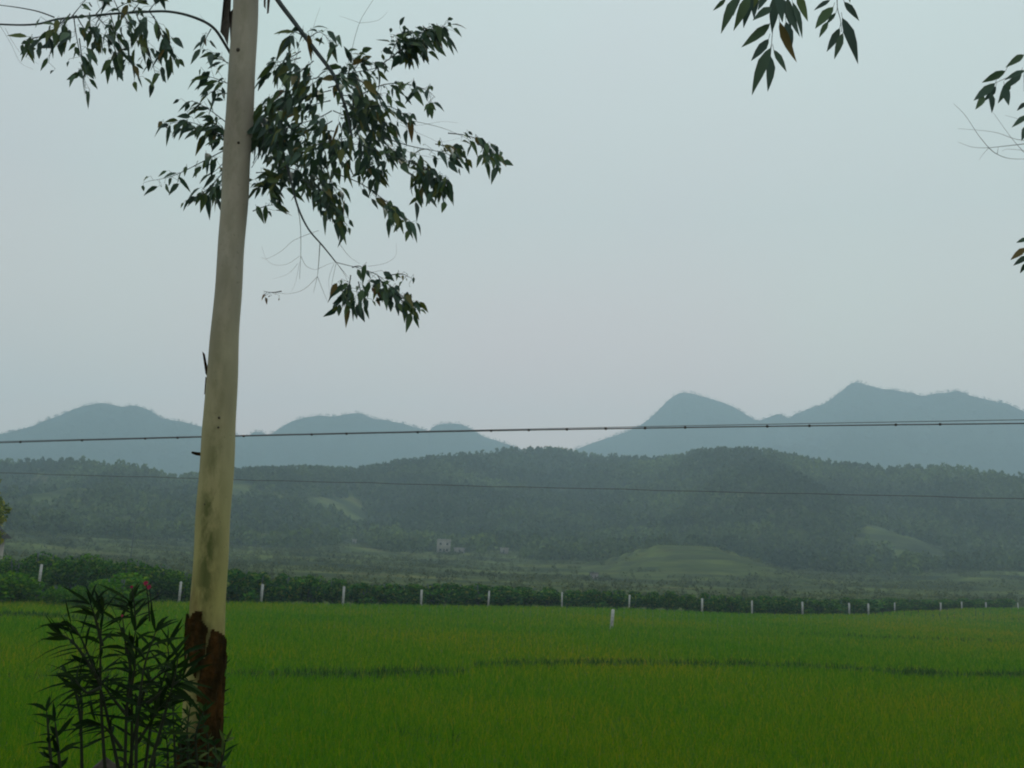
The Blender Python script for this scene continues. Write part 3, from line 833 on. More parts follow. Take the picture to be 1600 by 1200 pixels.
# green mottling of the bark, plus painted shade on the side facing the camera
att = tk.data.attributes.new('stain_shade', 'FLOAT', 'POINT'); vals = []
for py in pys:
    s = np.interp(py, [-100,200,500,700,780,860,960,1050,1350], [0.25,0.3,0.25,0.45,0.9,0.95,0.85,0.5,0.4])
    for k in range(NTK):
        a = 2*math.pi*k/NTK - (-math.pi/2) - 0.06
        a = (a+math.pi)%(2*math.pi)-math.pi
        vals.append(float(s*math.exp(-(a/0.62)**2)))
att.data.foreach_set('value', vals)
att2 = tk.data.attributes.new('peel', 'FLOAT', 'POINT'); vals = []
for py in pys:
    for k in range(NTK):
        a = 2*math.pi*k/NTK; a = (a+math.pi/2+math.pi)%(2*math.pi)-math.pi
        edge = 960 + 45*math.sin(a*1.7+0.4)
        v_ = min(1, max(0, (py-edge+45)/90.0)) if py > 880 else 0
        vals.append(float(v_*(0.12 if (-1.6 < a < -0.1 and 1040 < py < 1160) else 0.85)))
att2.data.foreach_set('value', vals)
# peeling bark plates near the foot: polygons in picture space on the camera side, ragged edges
def bark_patch(polys, off=0.006, thick=0.008, name='peeling_bark', seed=0):
    ns = 150; py2 = np.arange(930, 1352, 3.0); V = trunk_shell(py2, off, ns)
    def inside(x, y, poly):
        c = False; j = len(poly)-1
        for i in range(len(poly)):
            if (poly[i][1] > y) != (poly[j][1] > y) and x < (poly[j][0]-poly[i][0])*(y-poly[i][1])/(poly[j][1]-poly[i][1])+poly[i][0]: c = not c
            j = i
        return c
    Qs = []
    for i in range(len(py2)-1):
        for k in range(ns):
            a = V[i*ns+k]
            if a[1] > TY+0.02: continue
            px, py = proj(a)
            px += (vnoise(px*0.12+seed, py*0.06, 3)-0.5)*12; py += (vnoise(px*0.11, py*0.08+seed, 4)-0.5)*22
            if any(inside(px, py, pl) for pl in polys):
                Qs.append((i*ns+k, (i+1)*ns+k, (i+1)*ns+(k+1)%ns, i*ns+(k+1)%ns))
    used = sorted({v for q in Qs for v in q}); mp_ = {v: i for i, v in enumerate(used)}
    V2 = []
    for v in used:
        x, y, z = V[v]; i = v//ns; c, r = trunk_pt(py2[i])
        d = Vector((x-c.x, y-c.y, 0)).normalized()
        u = (fbm(np.array([math.atan2(d.y,d.x)*9]), np.array([z*14]), 7)[0]-0.4)*0.016
        V2.append((x+d.x*u, y+d.y*u, z))
    o = np_mesh(name, V2, [tuple(mp_[a] for a in q) for q in Qs], None, M['bark'], tree)
    md = o.modifiers.new('thickness', 'SOLIDIFY'); md.thickness = thick; md.offset = 1
    return o
bark_patch([[(286,958),(318,950),(322,985),(316,1030),(308,1060),(296,1050),(288,1010)]], seed=1)
bark_patch([[(322,1000),(332,985),(350,985),(352,1130),(346,1145),(347,1352),(240,1352),(268,1190),(284,1160),(302,1155),(309,1090),(315,1040),(320,1020)]], seed=5)
# edge flake sticking out on the left
m = MB()
def flake(pts, th=0.006):
    v = []
    for (a, b) in pts:
        v.append(P(a, b, TY-0.03)); 
    for (a, b) in pts:
        v.append(P(a, b, TY-0.03+th))
    n = len(pts); q = [(i, (i+1)%n, n+(i+1)%n, n+i) for i in range(n)]
    t = [(0, i, i+1) for i in range(1, n-1)] + [(n, n+i+1, n+i) for i in range(1, n-1)]
    return v, q, t
for pts in ([(316,549),(320,553),(324,572),(325,590),(321,584)], [(321,588),(324,592),(322,617),(319,616)], [(288,990),(293,955),(296,1000),(290,1050),(287,1020)]):
    m = MB(); m.add(*flake(pts)); m.build('bark_flake', M['bark'], tree)
m = MB(); m.tube([P(316,710,TY), P(307,709,TY-0.03), P(300,707,TY-0.05)], [0.010,0.009,0.006], 7); m.build('twig_stub', M['bark'], tree)
for (a, b, s) in ((377,88,0.012),(378,231,0.008),(349,656,0.007),(348,671,0.006),(327,790,0.004)):
    c, r = trunk_pt(b); p = P(a, b, TY)
    dx = p.x-c.x; dy = -math.sqrt(max(0, r*r-dx*dx))
    q = Vector((p.x, c.y+dy, c.z)); nrm = Vector((dx, dy, 0)).normalized()
    m = MB(); m.tube([q-nrm*0.004, q+nrm*0.002, q+nrm*0.006], [s, s*0.9, s*0.35], 9); m.build('knot', M['knot'], tree)

class Leaves:
    def __init__(s): s.m = MB()
    def leaf(s, p, d, L, W, nrm=None, droop=0.25, fold=0.18):
        d = Vector(d).normalized()
        if nrm is None: nrm = Vector((rnd.gauss(0,.6), -1+rnd.gauss(0,.5), rnd.gauss(0,.6)))
        side = d.cross(nrm)
        if side.length < 1e-3: side = d.cross(Vector((1,0,0.3)))
        side.normalize(); up = side.cross(d).normalized()
        v = []; rows = [(0,0.04),(0.12,0.55),(0.34,1.0),(0.6,0.80),(0.83,0.38),(1.0,0.02)]
        bend = rnd.uniform(-0.12, 0.12)*L; roll = rnd.uniform(-0.06,0.06)*L
        for t_, w in rows:
            c = p + d*L*t_ + Vector((0,0,-1))*droop*L*t_*t_ + side*bend*t_*t_ + up*roll*math.sin(t_*3.1)
            wv = side*W*0.5*w; fv = up*W*fold*w
            v += [c-wv+fv, c, c+wv+fv]
        q = []
        for i in range(len(rows)-1):
            for j in range(2): q.append((i*3+j, i*3+j+1, (i+1)*3+j+1, (i+1)*3+j))
        s.m.add(v, q)

def jit(pts, y, dy=0.0):
    """2-D picture polyline to a 3-D one at distance y drifting by dy along it"""
    n = len(pts)
    return [P(a, b, y + dy*i/max(1, n-1)) for i, (a, b) in enumerate(pts)]

def spray(LV, TW, px, y, n, L=0.070, W=0.031, dy=0.0, r0=0.0035, start=0.15, out=0.55, spread=0.62, up=0.0):
    p3 = smooth_path(jit(px, y, dy), 4)
    TW.tube(p3, [r0*(1-0.75*i/(len(p3)-1)) for i in range(len(p3))], 5)
    cum = [0]
    for a, b in zip(p3[:-1], p3[1:]): cum.append(cum[-1]+(b-a).length)
    tot = cum[-1]
    for i in range(n):
        t = start + (1-start)*(i+rnd.uniform(0, 1))/n
        s = min(t, 0.999)*tot; k = max(j for j in range(len(cum)) if cum[j] <= s)
        k = min(k, len(p3)-2); u = (s-cum[k])/max(1e-6, cum[k+1]-cum[k])
        p = p3[k].lerp(p3[k+1], u); d = (p3[k+1]-p3[k]).normalized()
        sd = Vector((rnd.gauss(0,spread), rnd.gauss(0,spread), rnd.gauss(0,spread*0.5)))
        base = p + Vector((rnd.gauss(0,.024), rnd.gauss(0,.04), rnd.gauss(0,.018)))
        dr = d*(out+0.35) + Vector((0,0,-0.55+up)) + sd*1.3
        ll = L*rnd.choice((0.4,0.6,0.8,0.95,1.1,1.3))*rnd.uniform(0.9,1.1)
        pet = base + (dr.normalized()+Vector((0,0,-0.2)))*0.012
        TW.tube([p, base, pet], 0.0009, 4, cap=False)
        LV.leaf(pet, dr, ll, W*rnd.uniform(0.75,1.2)*(ll/L)**0.5, droop=rnd.uniform(0.15, 0.65))

def branch_part(parent, name, px, y, dy, r0, r1, sprays, twigs=(), brown=(), L=0.070, W=0.031):
    p3 = smooth_path(jit(px, y, dy), 5)
    m = MB(); n = len(p3)
    m.tube(p3, [r0+(r1-r0)*i/(n-1) for i in range(n)], 8)
    for tw in twigs:
        q3 = smooth_path(jit(tw[0], tw[1], rnd.uniform(-0.15, 0.15)), 4)
        r = tw[2] if len(tw) > 2 else 0.0016
        m.tube(q3, [r*(1-0.6*i/(len(q3)-1)) for i in range(len(q3))], 5)
    lv = Leaves(); lb = Leaves()
    for s in sprays:
        kw = s[3] if len(s) > 3 else {}
        kk = dict(L=L, W=W); kk.update(kw)
        if kk.pop('brown', False): spray(lb, m, s[0], s[1], s[2], **kk)
        else: spray(lv, m, s[0], s[1], s[2], **kk)
    b = m.build(name, M['twig'], parent)
    def sub(L_, nm, mt):
        if not L_.m.v: return
        o = L_.m.build(nm, mt, None, True)
        mesh = o.data; loc = Vector(parent.location)
        mesh.transform(Matrix.Translation(-loc)); o.parent = b
    sub(lv, 'leaves', M['euc_leaf']); sub(lb, 'withered_leaves', M['brown_leaf'])
    return b

# branch reaching left over the top corner
branch_part(tree, 'branch', [(384,130),(372,105),(352,70),(332,42),(300,26),(262,18),(220,19),(170,22),(130,26),(90,30),(55,38),(0,38),(-120,30)], 5.42, -0.7, 0.0095, 0.0045, [
    ([(124,60),(130,105),(134,140)], 4.75, 13, dict(out=0.2)), ([(228,70),(238,98),(243,118)], 4.9, 10, dict(out=0.2)), ([(200,75),(206,100),(216,122)], 4.9, 9, dict(out=0.2)), ([(258,62),(268,80),(272,95)], 4.9, 8), ([(60,58),(48,62),(42,75)], 4.8, 7), ([(178,72),(184,95),(178,108)], 4.85, 8), ([(160,22),(150,40),(160,60)], 4.8, 10), ([(190,20),(205,40),(222,60)], 4.85, 12), ([(120,25),(135,48),(165,62),(180,90)], 4.8, 14), ([(100,28),(100,50),(92,62)], 4.8, 9), ([(175,18),(195,6),(215,2)], 4.9, 9), ([(240,25),(255,60),(262,85)], 4.9, 9),
    ([(110,22),(85,45),(60,58),(40,62)], 4.8, 11), ([(115,24),(120,60),(128,95),(136,118)], 4.75, 11, dict(out=0.3)),
    ([(96,30),(85,60),(78,85),(76,98)], 4.8, 7, dict(out=0.2)), ([(140,20),(142,45),(150,62)], 4.8, 9), ([(172,20),(182,55),(192,82),(198,92)], 4.9, 13, dict(out=0.3)),
    ([(212,19),(225,55),(236,88)], 4.9, 13, dict(out=0.3)), ([(235,20),(252,45),(268,68)], 4.9, 11, dict(out=0.3)), ([(200,20),(210,50),(215,70)], 4.85, 9),
    ([(150,24),(165,40),(178,50)], 4.9, 8), ([(112,26),(125,10),(140,-8)], 4.8, 5, dict(start=0.5)), ([(150,22),(165,5),(180,-12)], 4.9, 9), ([(205,20),(215,8),(225,-8)], 4.9, 8), ([(232,18),(242,5),(255,-10)], 4.9, 5),
    ([(120,24),(100,35),(88,48)], 4.75, 7), ([(330,45),(322,60),(315,78)], 4.95, 6, dict(L=0.08)), ([(188,22),(178,0),(170,-15)], 4.85, 7),
  ], twigs=[([(85,27),(60,18),(30,12),(0,8),(-60,0)], 4.8, 0.004), ([(0,40),(18,70),(32,98),(52,108)], 4.7, 0.0009), ([(8,44),(30,80),(60,100)], 4.7, 0.0008), ([(330,42),(318,30),(312,22)], 4.95, 0.001)])
# broken bark hanging at the top left of the trunk, ragged
m = MB()
for pts in ([(352,-30),(362,-30),(360,30),(356,72),(350,58),(344,50),(350,25)], [(358,20),(368,10),(364,60),(360,68)], [(418,-20),(424,-20),(420,20),(417,22)], [(412,-20),(416,-20),(415,14),(412,10)]):
    m = MB(); m.add(*flake(pts, 0.02)); m.build('hanging_bark', M['knot'], tree)

# main branch to the right, carrying the big spray of leaves
mass = []
def S(*a, **k): mass.append((list(a[0]), a[1], int(a[2]*2.7), k))
rr = random.Random(3)
S([(520,118),(560,112),(590,105),(605,92)], 5.2, 9)
S([(590,105),(618,85),(650,62),(690,42),(700,32)], 5.2, 9, start=0.3)
for a in ([(610,90),(622,62),(640,48)], [(625,80),(645,60),(668,52)], [(640,68),(658,52),(680,50)], [(655,60),(678,48),(698,52)], [(622,82),(640,72),(665,70)], [(612,90),(628,76),(650,68)]):
    S(a, 5.2, 9, out=0.35, start=0.3)
S([(560,150),(600,132),(640,132),(668,142),(680,152)], 5.1, 11, start=0.3, out=0.3)
S([(545,170),(600,165),(625,175),(640,190)], 5.1, 12)
for i in range(6):
    x0 = 520+rr.uniform(-8, 20); y0 = 125+i*12
    S([(x0,y0),(x0+rr.uniform(25,45),y0+rr.uniform(-12,14)),(x0+rr.uniform(55,95),y0+rr.uniform(0,40))], 5.15+rr.uniform(-.2,.25), 11, start=0.1)
for i in range(7):
    x0 = 515+rr.uniform(-10, 10); y0 = 125+i*16
    S([(x0,y0),(x0-rr.uniform(25,40),y0+rr.uniform(-2,16)),(x0-rr.uniform(60,105),y0+rr.uniform(5,40))], 5.2+rr.uniform(-.2,.25), 11, start=0.1)
for i in range(9):
    x0 = 425+i*22; y0 = 200+rr.uniform(-12, 20)
    S([(x0,y0),(x0+rr.uniform(-10,18),y0+rr.uniform(22,36)),(x0+rr.uniform(-12,30),y0+rr.uniform(48,72))], 5.2+rr.uniform(-.2,.25), 11, start=0.0, out=0.3)
for a in ([(450,175),(430,170),(405,185)], [(440,190),(420,200),(402,215)], [(450,140),(430,150),(412,165)], [(470,90),(440,100),(412,112)], [(470,80),(450,92),(425,100)], [(480,60),(460,50),(450,60)], [(480,62),(500,50),(520,70)],
          [(490,95),(470,112),(450,125)], [(500,120),(470,130),(448,145)], [(460,150),(432,182),(420,205)], [(545,115),(548,95),(562,88)], [(540,130),(560,100),(575,95)]):
    S(a, 5.2+rr.uniform(-.1,.2), 6, L=0.085)
# lower right fringe
for a, n in (([(560,225),(600,240),(640,255),(660,262)], 11), ([(640,252),(665,262),(690,285),(702,305)], 13), ([(645,255),(655,275),(662,300)], 11), ([(660,262),(680,272),(700,290)], 10), ([(600,215),(640,228),(690,238),(722,250)], 6),
             ([(690,236),(712,236),(725,245)], 6), ([(520,270),(560,285),(600,312),(640,345),(648,352)], 7), ([(596,310),(615,325),(625,345)], 7), ([(480,290),(505,312),(528,335),(540,350)], 13), ([(470,280),(500,295),(525,310)], 11),
             ([(500,255),(520,290),(535,320)], 11), ([(560,240),(575,258),(600,268)], 8), ([(700,208),(730,212),(755,222),(775,240)], 9), ([(745,225),(762,232),(778,255)], 8), ([(680,225),(700,230),(712,240)], 5)):
    S(a, 5.15+rr.uniform(-.15,.15), n, out=0.35, start=0.25)
for a, n in (([(400,270),(420,268),(440,262)], 5), ([(395,300),(420,285),(450,280)], 8), ([(440,258),(425,275),(400,290)], 7), ([(395,330),(415,322),(440,318)], 4), ([(450,262),(470,270),(492,290)], 9)):
    S(a, 5.25, n, L=0.09)
branch_part(tree, 'branch', [(398,-120),(410,-60),(428,-10),(460,35),(490,75),(520,115),(530,140),(542,175),(550,215)], 5.2, 0.0, 0.017, 0.007, mass,
  twigs=[([(530,135),(545,95),(560,40),(575,12),(590,-10)], 5.2, 0.0016), ([(560,35),(540,28),(530,25)], 5.2, 0.0008), ([(560,36),(590,32),(606,18)], 5.2, 0.0009),
         ([(468,75),(455,110),(445,130),(442,160)], 5.2, 0.0014), ([(485,60),(492,35),(500,12)], 5.2, 0.0009), ([(620,185),(660,192),(700,203),(740,222)], 5.1, 0.0018), ([(620,190),(650,196),(690,190),(715,192)], 5.1, 0.0009),
         ([(625,195),(670,215),(690,222),(730,212)], 5.1, 0.0008), ([(545,215),(480,225),(425,222)], 5.2, 0.002), ([(560,225),(500,235),(440,262)], 5.2, 0.0018), ([(600,215),(640,238),(700,250)], 5.1, 0.0014), ([(590,105),(560,140),(540,170)], 5.2, 0.003), ([(690,42),(700,45),(712,50)], 5.2, 0.0012),
         ([(395,255),(412,220),(415,190)], 5.15, 0.0025), ([(393,262),(408,235),(412,205)], 5.15, 0.002)])
# branches passing behind the trunk to the left
left = []
def SL(a, n, **k): left.append((a, 5.4, int(n*1.8), k))
SL([(350,215),(318,198),(290,190),(252,195)], 15, out=0.4, start=0.0); SL([(350,235),(310,256),(270,275),(232,283)], 11, out=0.3); SL([(355,262),(330,290),(312,305),(296,312)], 13)
SL([(352,190),(325,170),(300,158),(290,165)], 8, L=0.09); SL([(352,205),(330,190),(318,200)], 12); SL([(360,225),(340,205),(325,212)], 10); SL([(360,132),(335,122),(318,118)], 8, L=0.085); SL([(360,100),(345,92),(338,82)], 6); SL([(360,150),(340,140),(322,150)], 6, L=0.085)
SL([(358,245),(342,262),(330,272)], 6); SL([(358,280),(345,290),(335,302)], 8); SL([(395,180),(405,205),(400,230)], 10); SL([(415,165),(400,180),(396,200)], 9); SL([(420,200),(408,212),(400,218)], 10)
branch_part(tree, 'branch', [(392,-60),(386,0),(380,80),(376,150),(374,190),(366,208),(352,212),(330,205)], 5.45, -0.05, 0.008, 0.003, left)
# thin branch hanging lower right
low = []
def SW(a, n, **k): k['L'] = k.get('L', 0.07)*0.8; low.append((a, 5.1, int(n*1.8), k))
SW([(550,418),(562,416),(575,425),(590,428)], 4, L=0.085, start=0.2); SW([(548,430),(545,450),(540,470),(545,478)], 14, L=0.085, out=0.2); SW([(560,440),(565,460),(572,470)], 7, L=0.085); SW([(590,430),(598,445),(606,462)], 9, L=0.075)
SW([(600,440),(620,455),(635,470)], 12, L=0.08, out=0.35); SW([(625,468),(640,476),(655,482)], 12, L=0.07, out=0.6); SW([(610,430),(628,428),(645,436)], 6, L=0.04, W=0.014); SW([(550,455),(535,462),(528,468)], 6, L=0.07, out=0.8); SW([(440,455),(425,457),(412,455)], 4, L=0.04, W=0.02, brown=True, start=0.4); SW([(582,440),(590,450),(588,455)], 2, L=0.07, brown=True)
branch_part(tree, 'branch', [(412,185),(425,212),(442,240),(455,285),(466,325),(482,358),(505,385),(525,410)], 5.2, -0.1, 0.0085, 0.0034, low,
  twigs=[([(525,410),(545,415),(565,420),(590,430),(615,452),(640,475)], 5.1, 0.0022), ([(525,410),(535,422),(545,435)], 5.1, 0.0016), ([(455,290),(468,340),(470,390),(468,436)], 5.15, 0.0022), ([(500,380),(498,410),(496,432)], 5.1, 0.0026), ([(496,432),(505,455),(512,472)], 5.1, 0.0012), ([(496,432),(492,448),(490,458)], 5.1, 0.0012),
         ([(496,432),(475,452),(450,459),(425,456)], 5.1, 0.0011), ([(525,412),(519,440),(514,470)], 5.1, 0.0011), ([(522,412),(514,435),(515,460)], 5.1, 0.0009), ([(498,360),(460,375),(440,392),(418,404),(408,402)], 5.15, 0.0011), ([(468,400),(450,412),(430,414),(416,405),(409,385)], 5.1, 0.0008),
         ([(470,400),(478,415),(490,421),(497,420)], 5.1, 0.0012), ([(497,420),(515,412),(525,410)], 5.1, 0.0009), ([(530,380),(545,400),(562,412)], 5.1, 0.0012), ([(575,416),(600,412),(618,400),(619,380)], 5.1, 0.0008), ([(465,412),(450,428),(425,436)], 5.1, 0.0007), ([(468,410),(462,440),(455,456)], 5.1, 0.0007), ([(527,412),(540,432),(546,450)], 5.1, 0.0012)])

# ------------------------------------------------------------------ second roadside tree: only its drooping tips reach into the frame
t2x, t2y = 3.6, 4.2
tree2 = empty('roadside_tree', (t2x, t2y, GZ), 'tree outside the right edge, its leaf tips and bare twigs hanging in upper right', 'tree')
m = MB(); tp = [Vector((t2x+0.05*math.sin(z), t2y, GZ+z-0.1)) for z in np.arange(0, 7.6, 0.5)]
m.tube(tp, [0.13-0.012*i*0.6 for i in range(len(tp))], 14); m.build('trunk', M['trunk'], tree2, True)
def up_to(px, y, a, b): return proj(Vector((a, y, b)))
Y2 = 2.9
def traced(LV, M_, tips, y, wide):
    for k, (bx, by, tx, ty) in enumerate(tips):
        yy = y + rnd.uniform(-0.08, 0.08)
        a = P(bx, by, yy); b = P(tx, ty, yy + rnd.uniform(-0.02, 0.03)); d = b-a
        M_.tube([a, a - d.normalized()*0.008 + Vector((0,0,0.012))], 0.0008, 4, cap=False)
        LV.leaf(a, d, d.length, wide*rnd.uniform(0.85,1.15)*min(1.25, max(0.6, d.length/0.09)), Vector((rnd.gauss(0,.2), -1, rnd.gauss(0,.25))), droop=0.03, fold=0.1)
def traced_branch(parent, px, y, dy, r0, r1, twigs, tips, yl, wide):
    p3 = smooth_path(jit(px, y, dy), 5); m = MB(); n = len(p3)
    m.tube(p3, [r0+(r1-r0)*i/(n-1) for i in range(n)], 8)
    for tw in twigs:
        q3 = smooth_path(jit(tw[0], tw[1]), 4); r = tw[2]
        m.tube(q3, [r*(1-0.6*i/(len(q3)-1)) for i in range(len(q3))], 5)
    lv = Leaves(); traced(lv, m, tips, yl, wide)
    b = m.build('branch', M['twig'], parent)
    o = lv.m.build('leaves', M['euc_leaf'], None, True); o.data.transform(Matrix.Translation(-Vector(parent.location))); o.parent = b
TA = [(1134,-2,1116,18),(1151,-4,1120,47),(1160,-30,1140,20),(1170,-8,1153,48),(1174,-12,1160,42),(1180,-10,1175,28),(1206,12,1175,30),(1203,-30,1190,16),(1212,-10,1209,50),(1216,-12,1222,34),(1203,37,1162,76),(1201,61,1175,95),(1204,75,1167,143),(1204,88,1205,142),(1209,78,1228,112),
      (1218,34,1238,98),(1228,34,1241,81),(1230,-4,1244,56),(1226,0,1232,44),(1238,3,1256,58),(1246,-12,1263,32),(1190,-30,1180,12),(1297,0,1272,16),(1302,11,1269,40),(1306,20,1290,38),(1294,34,1278,57),(1319,3,1342,32),(1312,44,1294,81),(1317,52,1301,90),(1316,28,1341,98),(1322,-16,1330,4),(1260,-40,1248,-6)]
traced_branch(tree2, [(1900,-260),(1700,-330),(1500,-300),(1350,-220),(1250,-170),(1190,-150)], Y2+0.3, -0.3, 0.02, 0.006,
    [([(1190,-150),(1200,-60),(1212,0),(1207,50),(1204,88)], Y2, 0.0022), ([(1190,-120),(1175,-50),(1160,-20)], Y2, 0.0018), ([(1200,-100),(1225,-40),(1232,5)], Y2, 0.0018), ([(1350,-220),(1325,-180),(1318,-80),(1308,0),(1313,30),(1315,50)], Y2, 0.0022), ([(1250,-170),(1252,-80),(1246,-12)], Y2, 0.0015)], TA, Y2, 0.026)
TB = [(1600,86,1569,101),(1571,111,1534,128),(1555,130,1520,155),(1537,150,1527,172),(1548,145,1553,176),(1556,135,1538,160),(1578,125,1563,162),(1569,134,1575,164),(1602,110,1569,125),(1596,112,1572,140),(1602,112,1600,143),(1604,160,1588,172),(1604,180,1584,200),(1602,198,1597,220),
      (1606,372,1588,379),(1604,388,1577,402),(1606,400,1582,413),(1604,410,1592,426),(1640,380,1620,410),(1640,130,1630,170)]
traced_branch(tree2, [(1980,-60),(1850,-40),(1720,-20),(1660,20),(1640,60),(1645,120),(1655,200),(1660,300),(1660,352)], 3.6, -0.2, 0.016, 0.003,
    [([(1640,60),(1625,95),(1600,110),(1572,122),(1550,132)], 3.4, 0.002), ([(1645,120),(1620,165),(1602,190)], 3.4, 0.0015), ([(1660,345),(1630,372),(1605,398)], 3.4, 0.0015),
     ([(1655,215),(1620,222),(1590,226),(1545,231)], 3.4, 0.0022), ([(1545,231),(1528,210),(1508,180),(1490,162)], 3.4, 0.0011), ([(1545,231),(1520,230),(1497,222)], 3.4, 0.0009), ([(1545,231),(1558,241),(1580,248),(1620,248)], 3.4, 0.0014), ([(1558,241),(1560,230)], 3.4, 0.001),
     ([(1635,222),(1590,218),(1560,208),(1535,204),(1497,201)], 3.4, 0.001), ([(1600,238),(1580,215),(1552,176)], 3.4, 0.001), ([(1545,231),(1535,242),(1530,250)], 3.4, 0.0007), ([(1600,188),(1585,184),(1570,180)], 3.4, 0.0007), ([(1600,235),(1575,233),(1565,236)], 3.4, 0.0007)], TB, 3.4, 0.029)
# join the two branches to the trunk
for (pt, y) in (((1900,-260), Y2+0.3), ((1980,-60), 3.6)):
    a = P(pt[0], pt[1], y); z = max(a.z-0.1, 3)
    m = MB(); m.tube([Vector((t2x, t2y, z+0.6)), Vector((t2x-0.25, t2y-0.3, z+0.75)) if a.x < t2x else Vector((t2x+0.2, t2y-0.3, z+0.5)), a], [0.05, 0.035, 0.018], 8)
    m.build('limb', M['twig'], tree2)

# leafy tree outside the left edge: its yellow-green twigs show at the edge
q = P(-50, 900, 60); q.z = -0.55
t3 = empty('leafy_tree', q, 'yellow-green leafy tree cut off by the left picture edge beside the shed', 'tree')
rng = np.random.RandomState(77)
top = P(-50, 735, 60).z
lobes = [(q.x+rng.uniform(-1.6,0.9), q.y+rng.uniform(-1.5,1.5), top-1.1-rng.rand()*3.6, .8+.4*rng.rand(), .8, .6+.3*rng.rand()) for _ in range(16)]
lobes += [(P(0,770,60).x-.35, q.y-.5, P(6,772,60).z, .5, .5, .45), (P(2,800,60).x-.3, q.y-.3, P(2,800,60).z, .4, .5, .35), (P(2,750,60).x-.35, q.y-.3, P(2,750,60).z, .4, .5, .3)]
C_, D_ = crown_points(3800, lobes, rng)
V, Qd = cloud(C_, D_*0.5, 0.10*(0.6+0.8*rng.rand(len(C_))), rng)
np_mesh('crown', V, Qd, None, M['yellow_leaf'], t3)
m = MB(); m.tube([(q.x,q.y,-0.7),(q.x+.1,q.y,1.5),(q.x,q.y,top-2.5)], [.16,.12,.06], 9)
for lb_ in lobes[:9]: m.tube([(q.x+.05,q.y,top-4.2+rng.rand()*1.5),(lb_[0],lb_[1],lb_[2])], [.05,.015], 6)
m.build('trunk', M['twig'], t3)

# ------------------------------------------------------------------ oleander and weeds by the trunk
def oleander(name, stems, y, label, cat, group, flowers=(), whorls=7, LL=0.155, leafpart=0.5, mats=('ole_stem','ole_leaf'), W=0.018):
    x0, _ = stems[0][0]
    base = P(stems[0][0][0], stems[0][0][1], y); base.z = GZ
    t = empty(name, base, label, cat, group)
    st = MB(); lv = Leaves()
    for si, s in enumerate(stems):
        yy = y + rnd.uniform(-0.2, 0.2)
        pts = smooth_path(jit(s, yy), 5)
        if s[0][1] >= 1195:
            b = Vector((pts[0].x + (base.x-pts[0].x)*0.6, yy, GZ-0.03)); pts = [b] + pts
        n = len(pts)
        st.tube(pts, [0.0085*(1-0.7*i/(n-1)) for i in range(n)], 6)
        cum = [0]
        for a, b in zip(pts[:-1], pts[1:]): cum.append(cum[-1]+(b-a).length)
        tot = cum[-1]; avail = min(tot, 0.40)
        for w in range(whorls):
            u = tot - avail*(w/whorls)**1.0*leafpart*2
            if u < 0.05: break
            k = max(j for j in range(n) if cum[j] <= u); k = min(k, n-2)
            p = pts[k].lerp(pts[k+1], (u-cum[k])/max(1e-6, cum[k+1]-cum[k])); d = (pts[k+1]-pts[k]).normalized()
            a0 = rnd.uniform(0, 6.28)
            e1 = d.cross(Vector((0,1,0.1))).normalized(); e2 = d.cross(e1)
            spreadk = 0.85 + 1.1*(w/whorls)
            for q_ in range(3 if w else 4):
                a = a0 + q_*2.094 + rnd.uniform(-.25,.25)
                rad = e1*math.cos(a)+e2*math.sin(a)*0.8
                dr = d*(1.0-0.6*w/whorls) + rad*spreadk + Vector((rnd.gauss(0,.2),rnd.gauss(0,.2),rnd.gauss(0,.2)))
                l = LL*rnd.uniform(0.7,1.15)
                nrm = d + rad*0.2 + Vector((rnd.gauss(0,.2), -0.5, rnd.gauss(0,.2)))
                lv.leaf(p, dr, l, W*rnd.uniform(0.75,1.15), nrm, droop=rnd.uniform(0.0,0.5), fold=0.12)
    st.build('stem', M[mats[0]], t)
    lv.m.build('foliage', M[mats[1]], t, True)
    for (fx, fy, fs) in flowers:
        c = P(fx, fy, y-0.05); f = Leaves()
        for k in range(9):
            a = k*2.4; f.leaf(c, Vector((math.cos(a), -0.4+0.3*math.sin(a*2), math.sin(a))), fs, fs*0.8, Vector((0,-1,0.3)), 0.05, 0.1)
        m2 = f.m
        m2.build('flower', M['petal'], t, True)
        m = MB(); m.tube([c, P(fx+4, fy+28, y), P(fx+6, fy+60, y)], [0.002,0.003,0.004], 5); m.build('flower_stalk', M['ole_stem'], t)
    return t
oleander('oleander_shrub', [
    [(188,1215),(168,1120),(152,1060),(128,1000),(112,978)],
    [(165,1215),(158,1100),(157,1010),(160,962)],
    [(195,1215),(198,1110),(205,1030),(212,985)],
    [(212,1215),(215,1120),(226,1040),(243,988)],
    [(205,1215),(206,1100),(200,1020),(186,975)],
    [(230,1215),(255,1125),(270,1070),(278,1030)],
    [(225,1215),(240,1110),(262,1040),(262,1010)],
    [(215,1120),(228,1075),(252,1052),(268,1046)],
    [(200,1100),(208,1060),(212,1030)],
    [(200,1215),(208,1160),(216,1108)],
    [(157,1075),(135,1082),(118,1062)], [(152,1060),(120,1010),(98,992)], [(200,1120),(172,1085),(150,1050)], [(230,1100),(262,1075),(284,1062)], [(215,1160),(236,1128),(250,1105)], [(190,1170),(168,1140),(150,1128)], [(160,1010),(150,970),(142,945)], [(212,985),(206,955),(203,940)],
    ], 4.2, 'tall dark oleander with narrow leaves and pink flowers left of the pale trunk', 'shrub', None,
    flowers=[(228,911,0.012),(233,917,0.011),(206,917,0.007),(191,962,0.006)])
oleander('oleander_seedling', [[(82,1215),(76,1150),(73,1112)], [(95,1215),(90,1160),(86,1128)]], 4.0, 'low dark oleander tuft in the bottom left corner', 'shrub', None, whorls=7, LL=0.11)
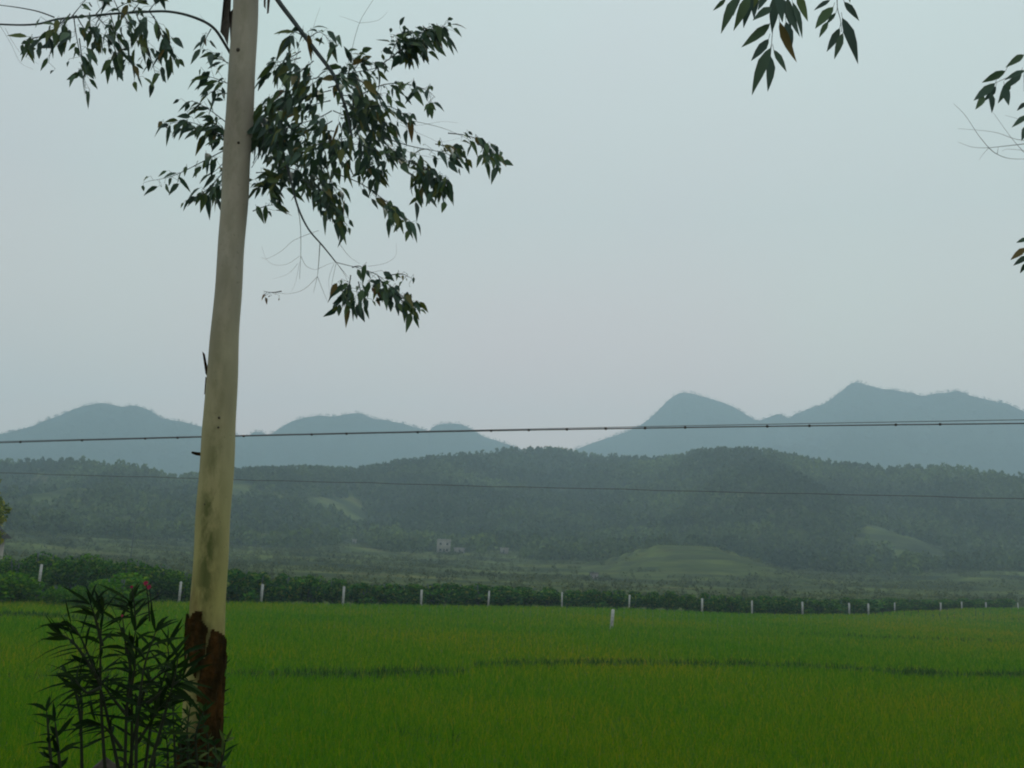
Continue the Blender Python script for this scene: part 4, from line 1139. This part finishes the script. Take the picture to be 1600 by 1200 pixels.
oleander('oleander_sapling', [[(128,1215),(126,1130),(116,1075),(104,1052)], [(126,1150),(128,1100),(124,1072)]], 4.5, 'thin young oleander stem between the corner tuft and the tall oleander', 'shrub', None, whorls=5, LL=0.11)
oleander('weed_clump', [[(262,1215),(262,1170),(258,1142)], [(285,1215),(282,1165),(284,1130)], [(310,1215),(306,1150),(318,1112)], [(322,1215),(325,1160),(318,1132)], [(300,1215),(298,1180),(295,1158)], [(335,1215),(338,1180),(335,1165)], [(275,1215),(272,1150),(270,1098)], [(296,1215),(292,1150),(297,1105)], [(340,1215),(348,1185),(352,1160)], [(240,1215),(242,1185),(240,1168)]],
    4.9, 'leafy green weeds growing up against the foot of the pale trunk', 'weeds', None, whorls=9, LL=0.08, mats=('ole_stem','weed'), W=0.018)
oleander('sapling_behind_trunk', [[(325,1215),(335,1150),(338,1080),(340,1050)], [(320,1215),(322,1160),(330,1110)]], 5.7, 'dark sapling behind the trunk, a few narrow leaves poking out right of it', 'shrub', None, whorls=6, LL=0.12)
bpy.data.objects['sapling_behind_trunk'].name = 'oleander_sucker'
# pale stone low in the left corner
st = P(165, 1182, 4.6)
m = MB()
rngs = np.random.RandomState(9)
nn = 10; v = []
for i in range(7):
    th = math.pi*(i/6); 
    for k in range(nn):
        a = 2*math.pi*k/nn; rr_ = 0.10*(1+0.25*math.sin(a*3+i))
        v.append((st.x+math.cos(a)*math.sin(th)**0.6*rr_*1.0, st.y+math.sin(a)*math.sin(th)**0.6*rr_, 1.55+(st.z-1.55)*(1+math.cos(th))/2))
qd = [(i*nn+k, i*nn+(k+1)%nn, (i+1)*nn+(k+1)%nn, (i+1)*nn+k) for i in range(6) for k in range(nn)]
m.add(v, qd); o = m.build('kerb_stone', M['knot'], None, True); tag(o, 'pale stone half hidden under the oleander in the bottom left corner', 'stone')

# ------------------------------------------------------------------ haze
hz = MB(); hz.box((0, 1150, 0), (4900, 3000, 1)); 
zt = 440.0; zb = -2.0
hv = [(x, y, zb if z < 0 else zt) for x, y, z in hz.v]
o = np_mesh('haze', hv, hz.q, None, None)
hm, ht, hout = new_mat('haze air')
pv = ht.nodes.new('ShaderNodeVolumePrincipled')
pv.inputs['Density'].default_value = HAZE_DENSITY
pv.inputs['Color'].default_value = (0.66, 0.875, 1.0, 1)
pv.inputs['Anisotropy'].default_value = 0.35
ht.links.new(pv.outputs[0], hout.inputs['Volume'])
o.data.materials.append(hm)
tag(o, 'pale humid haze filling the valley', 'haze', kind='stuff')
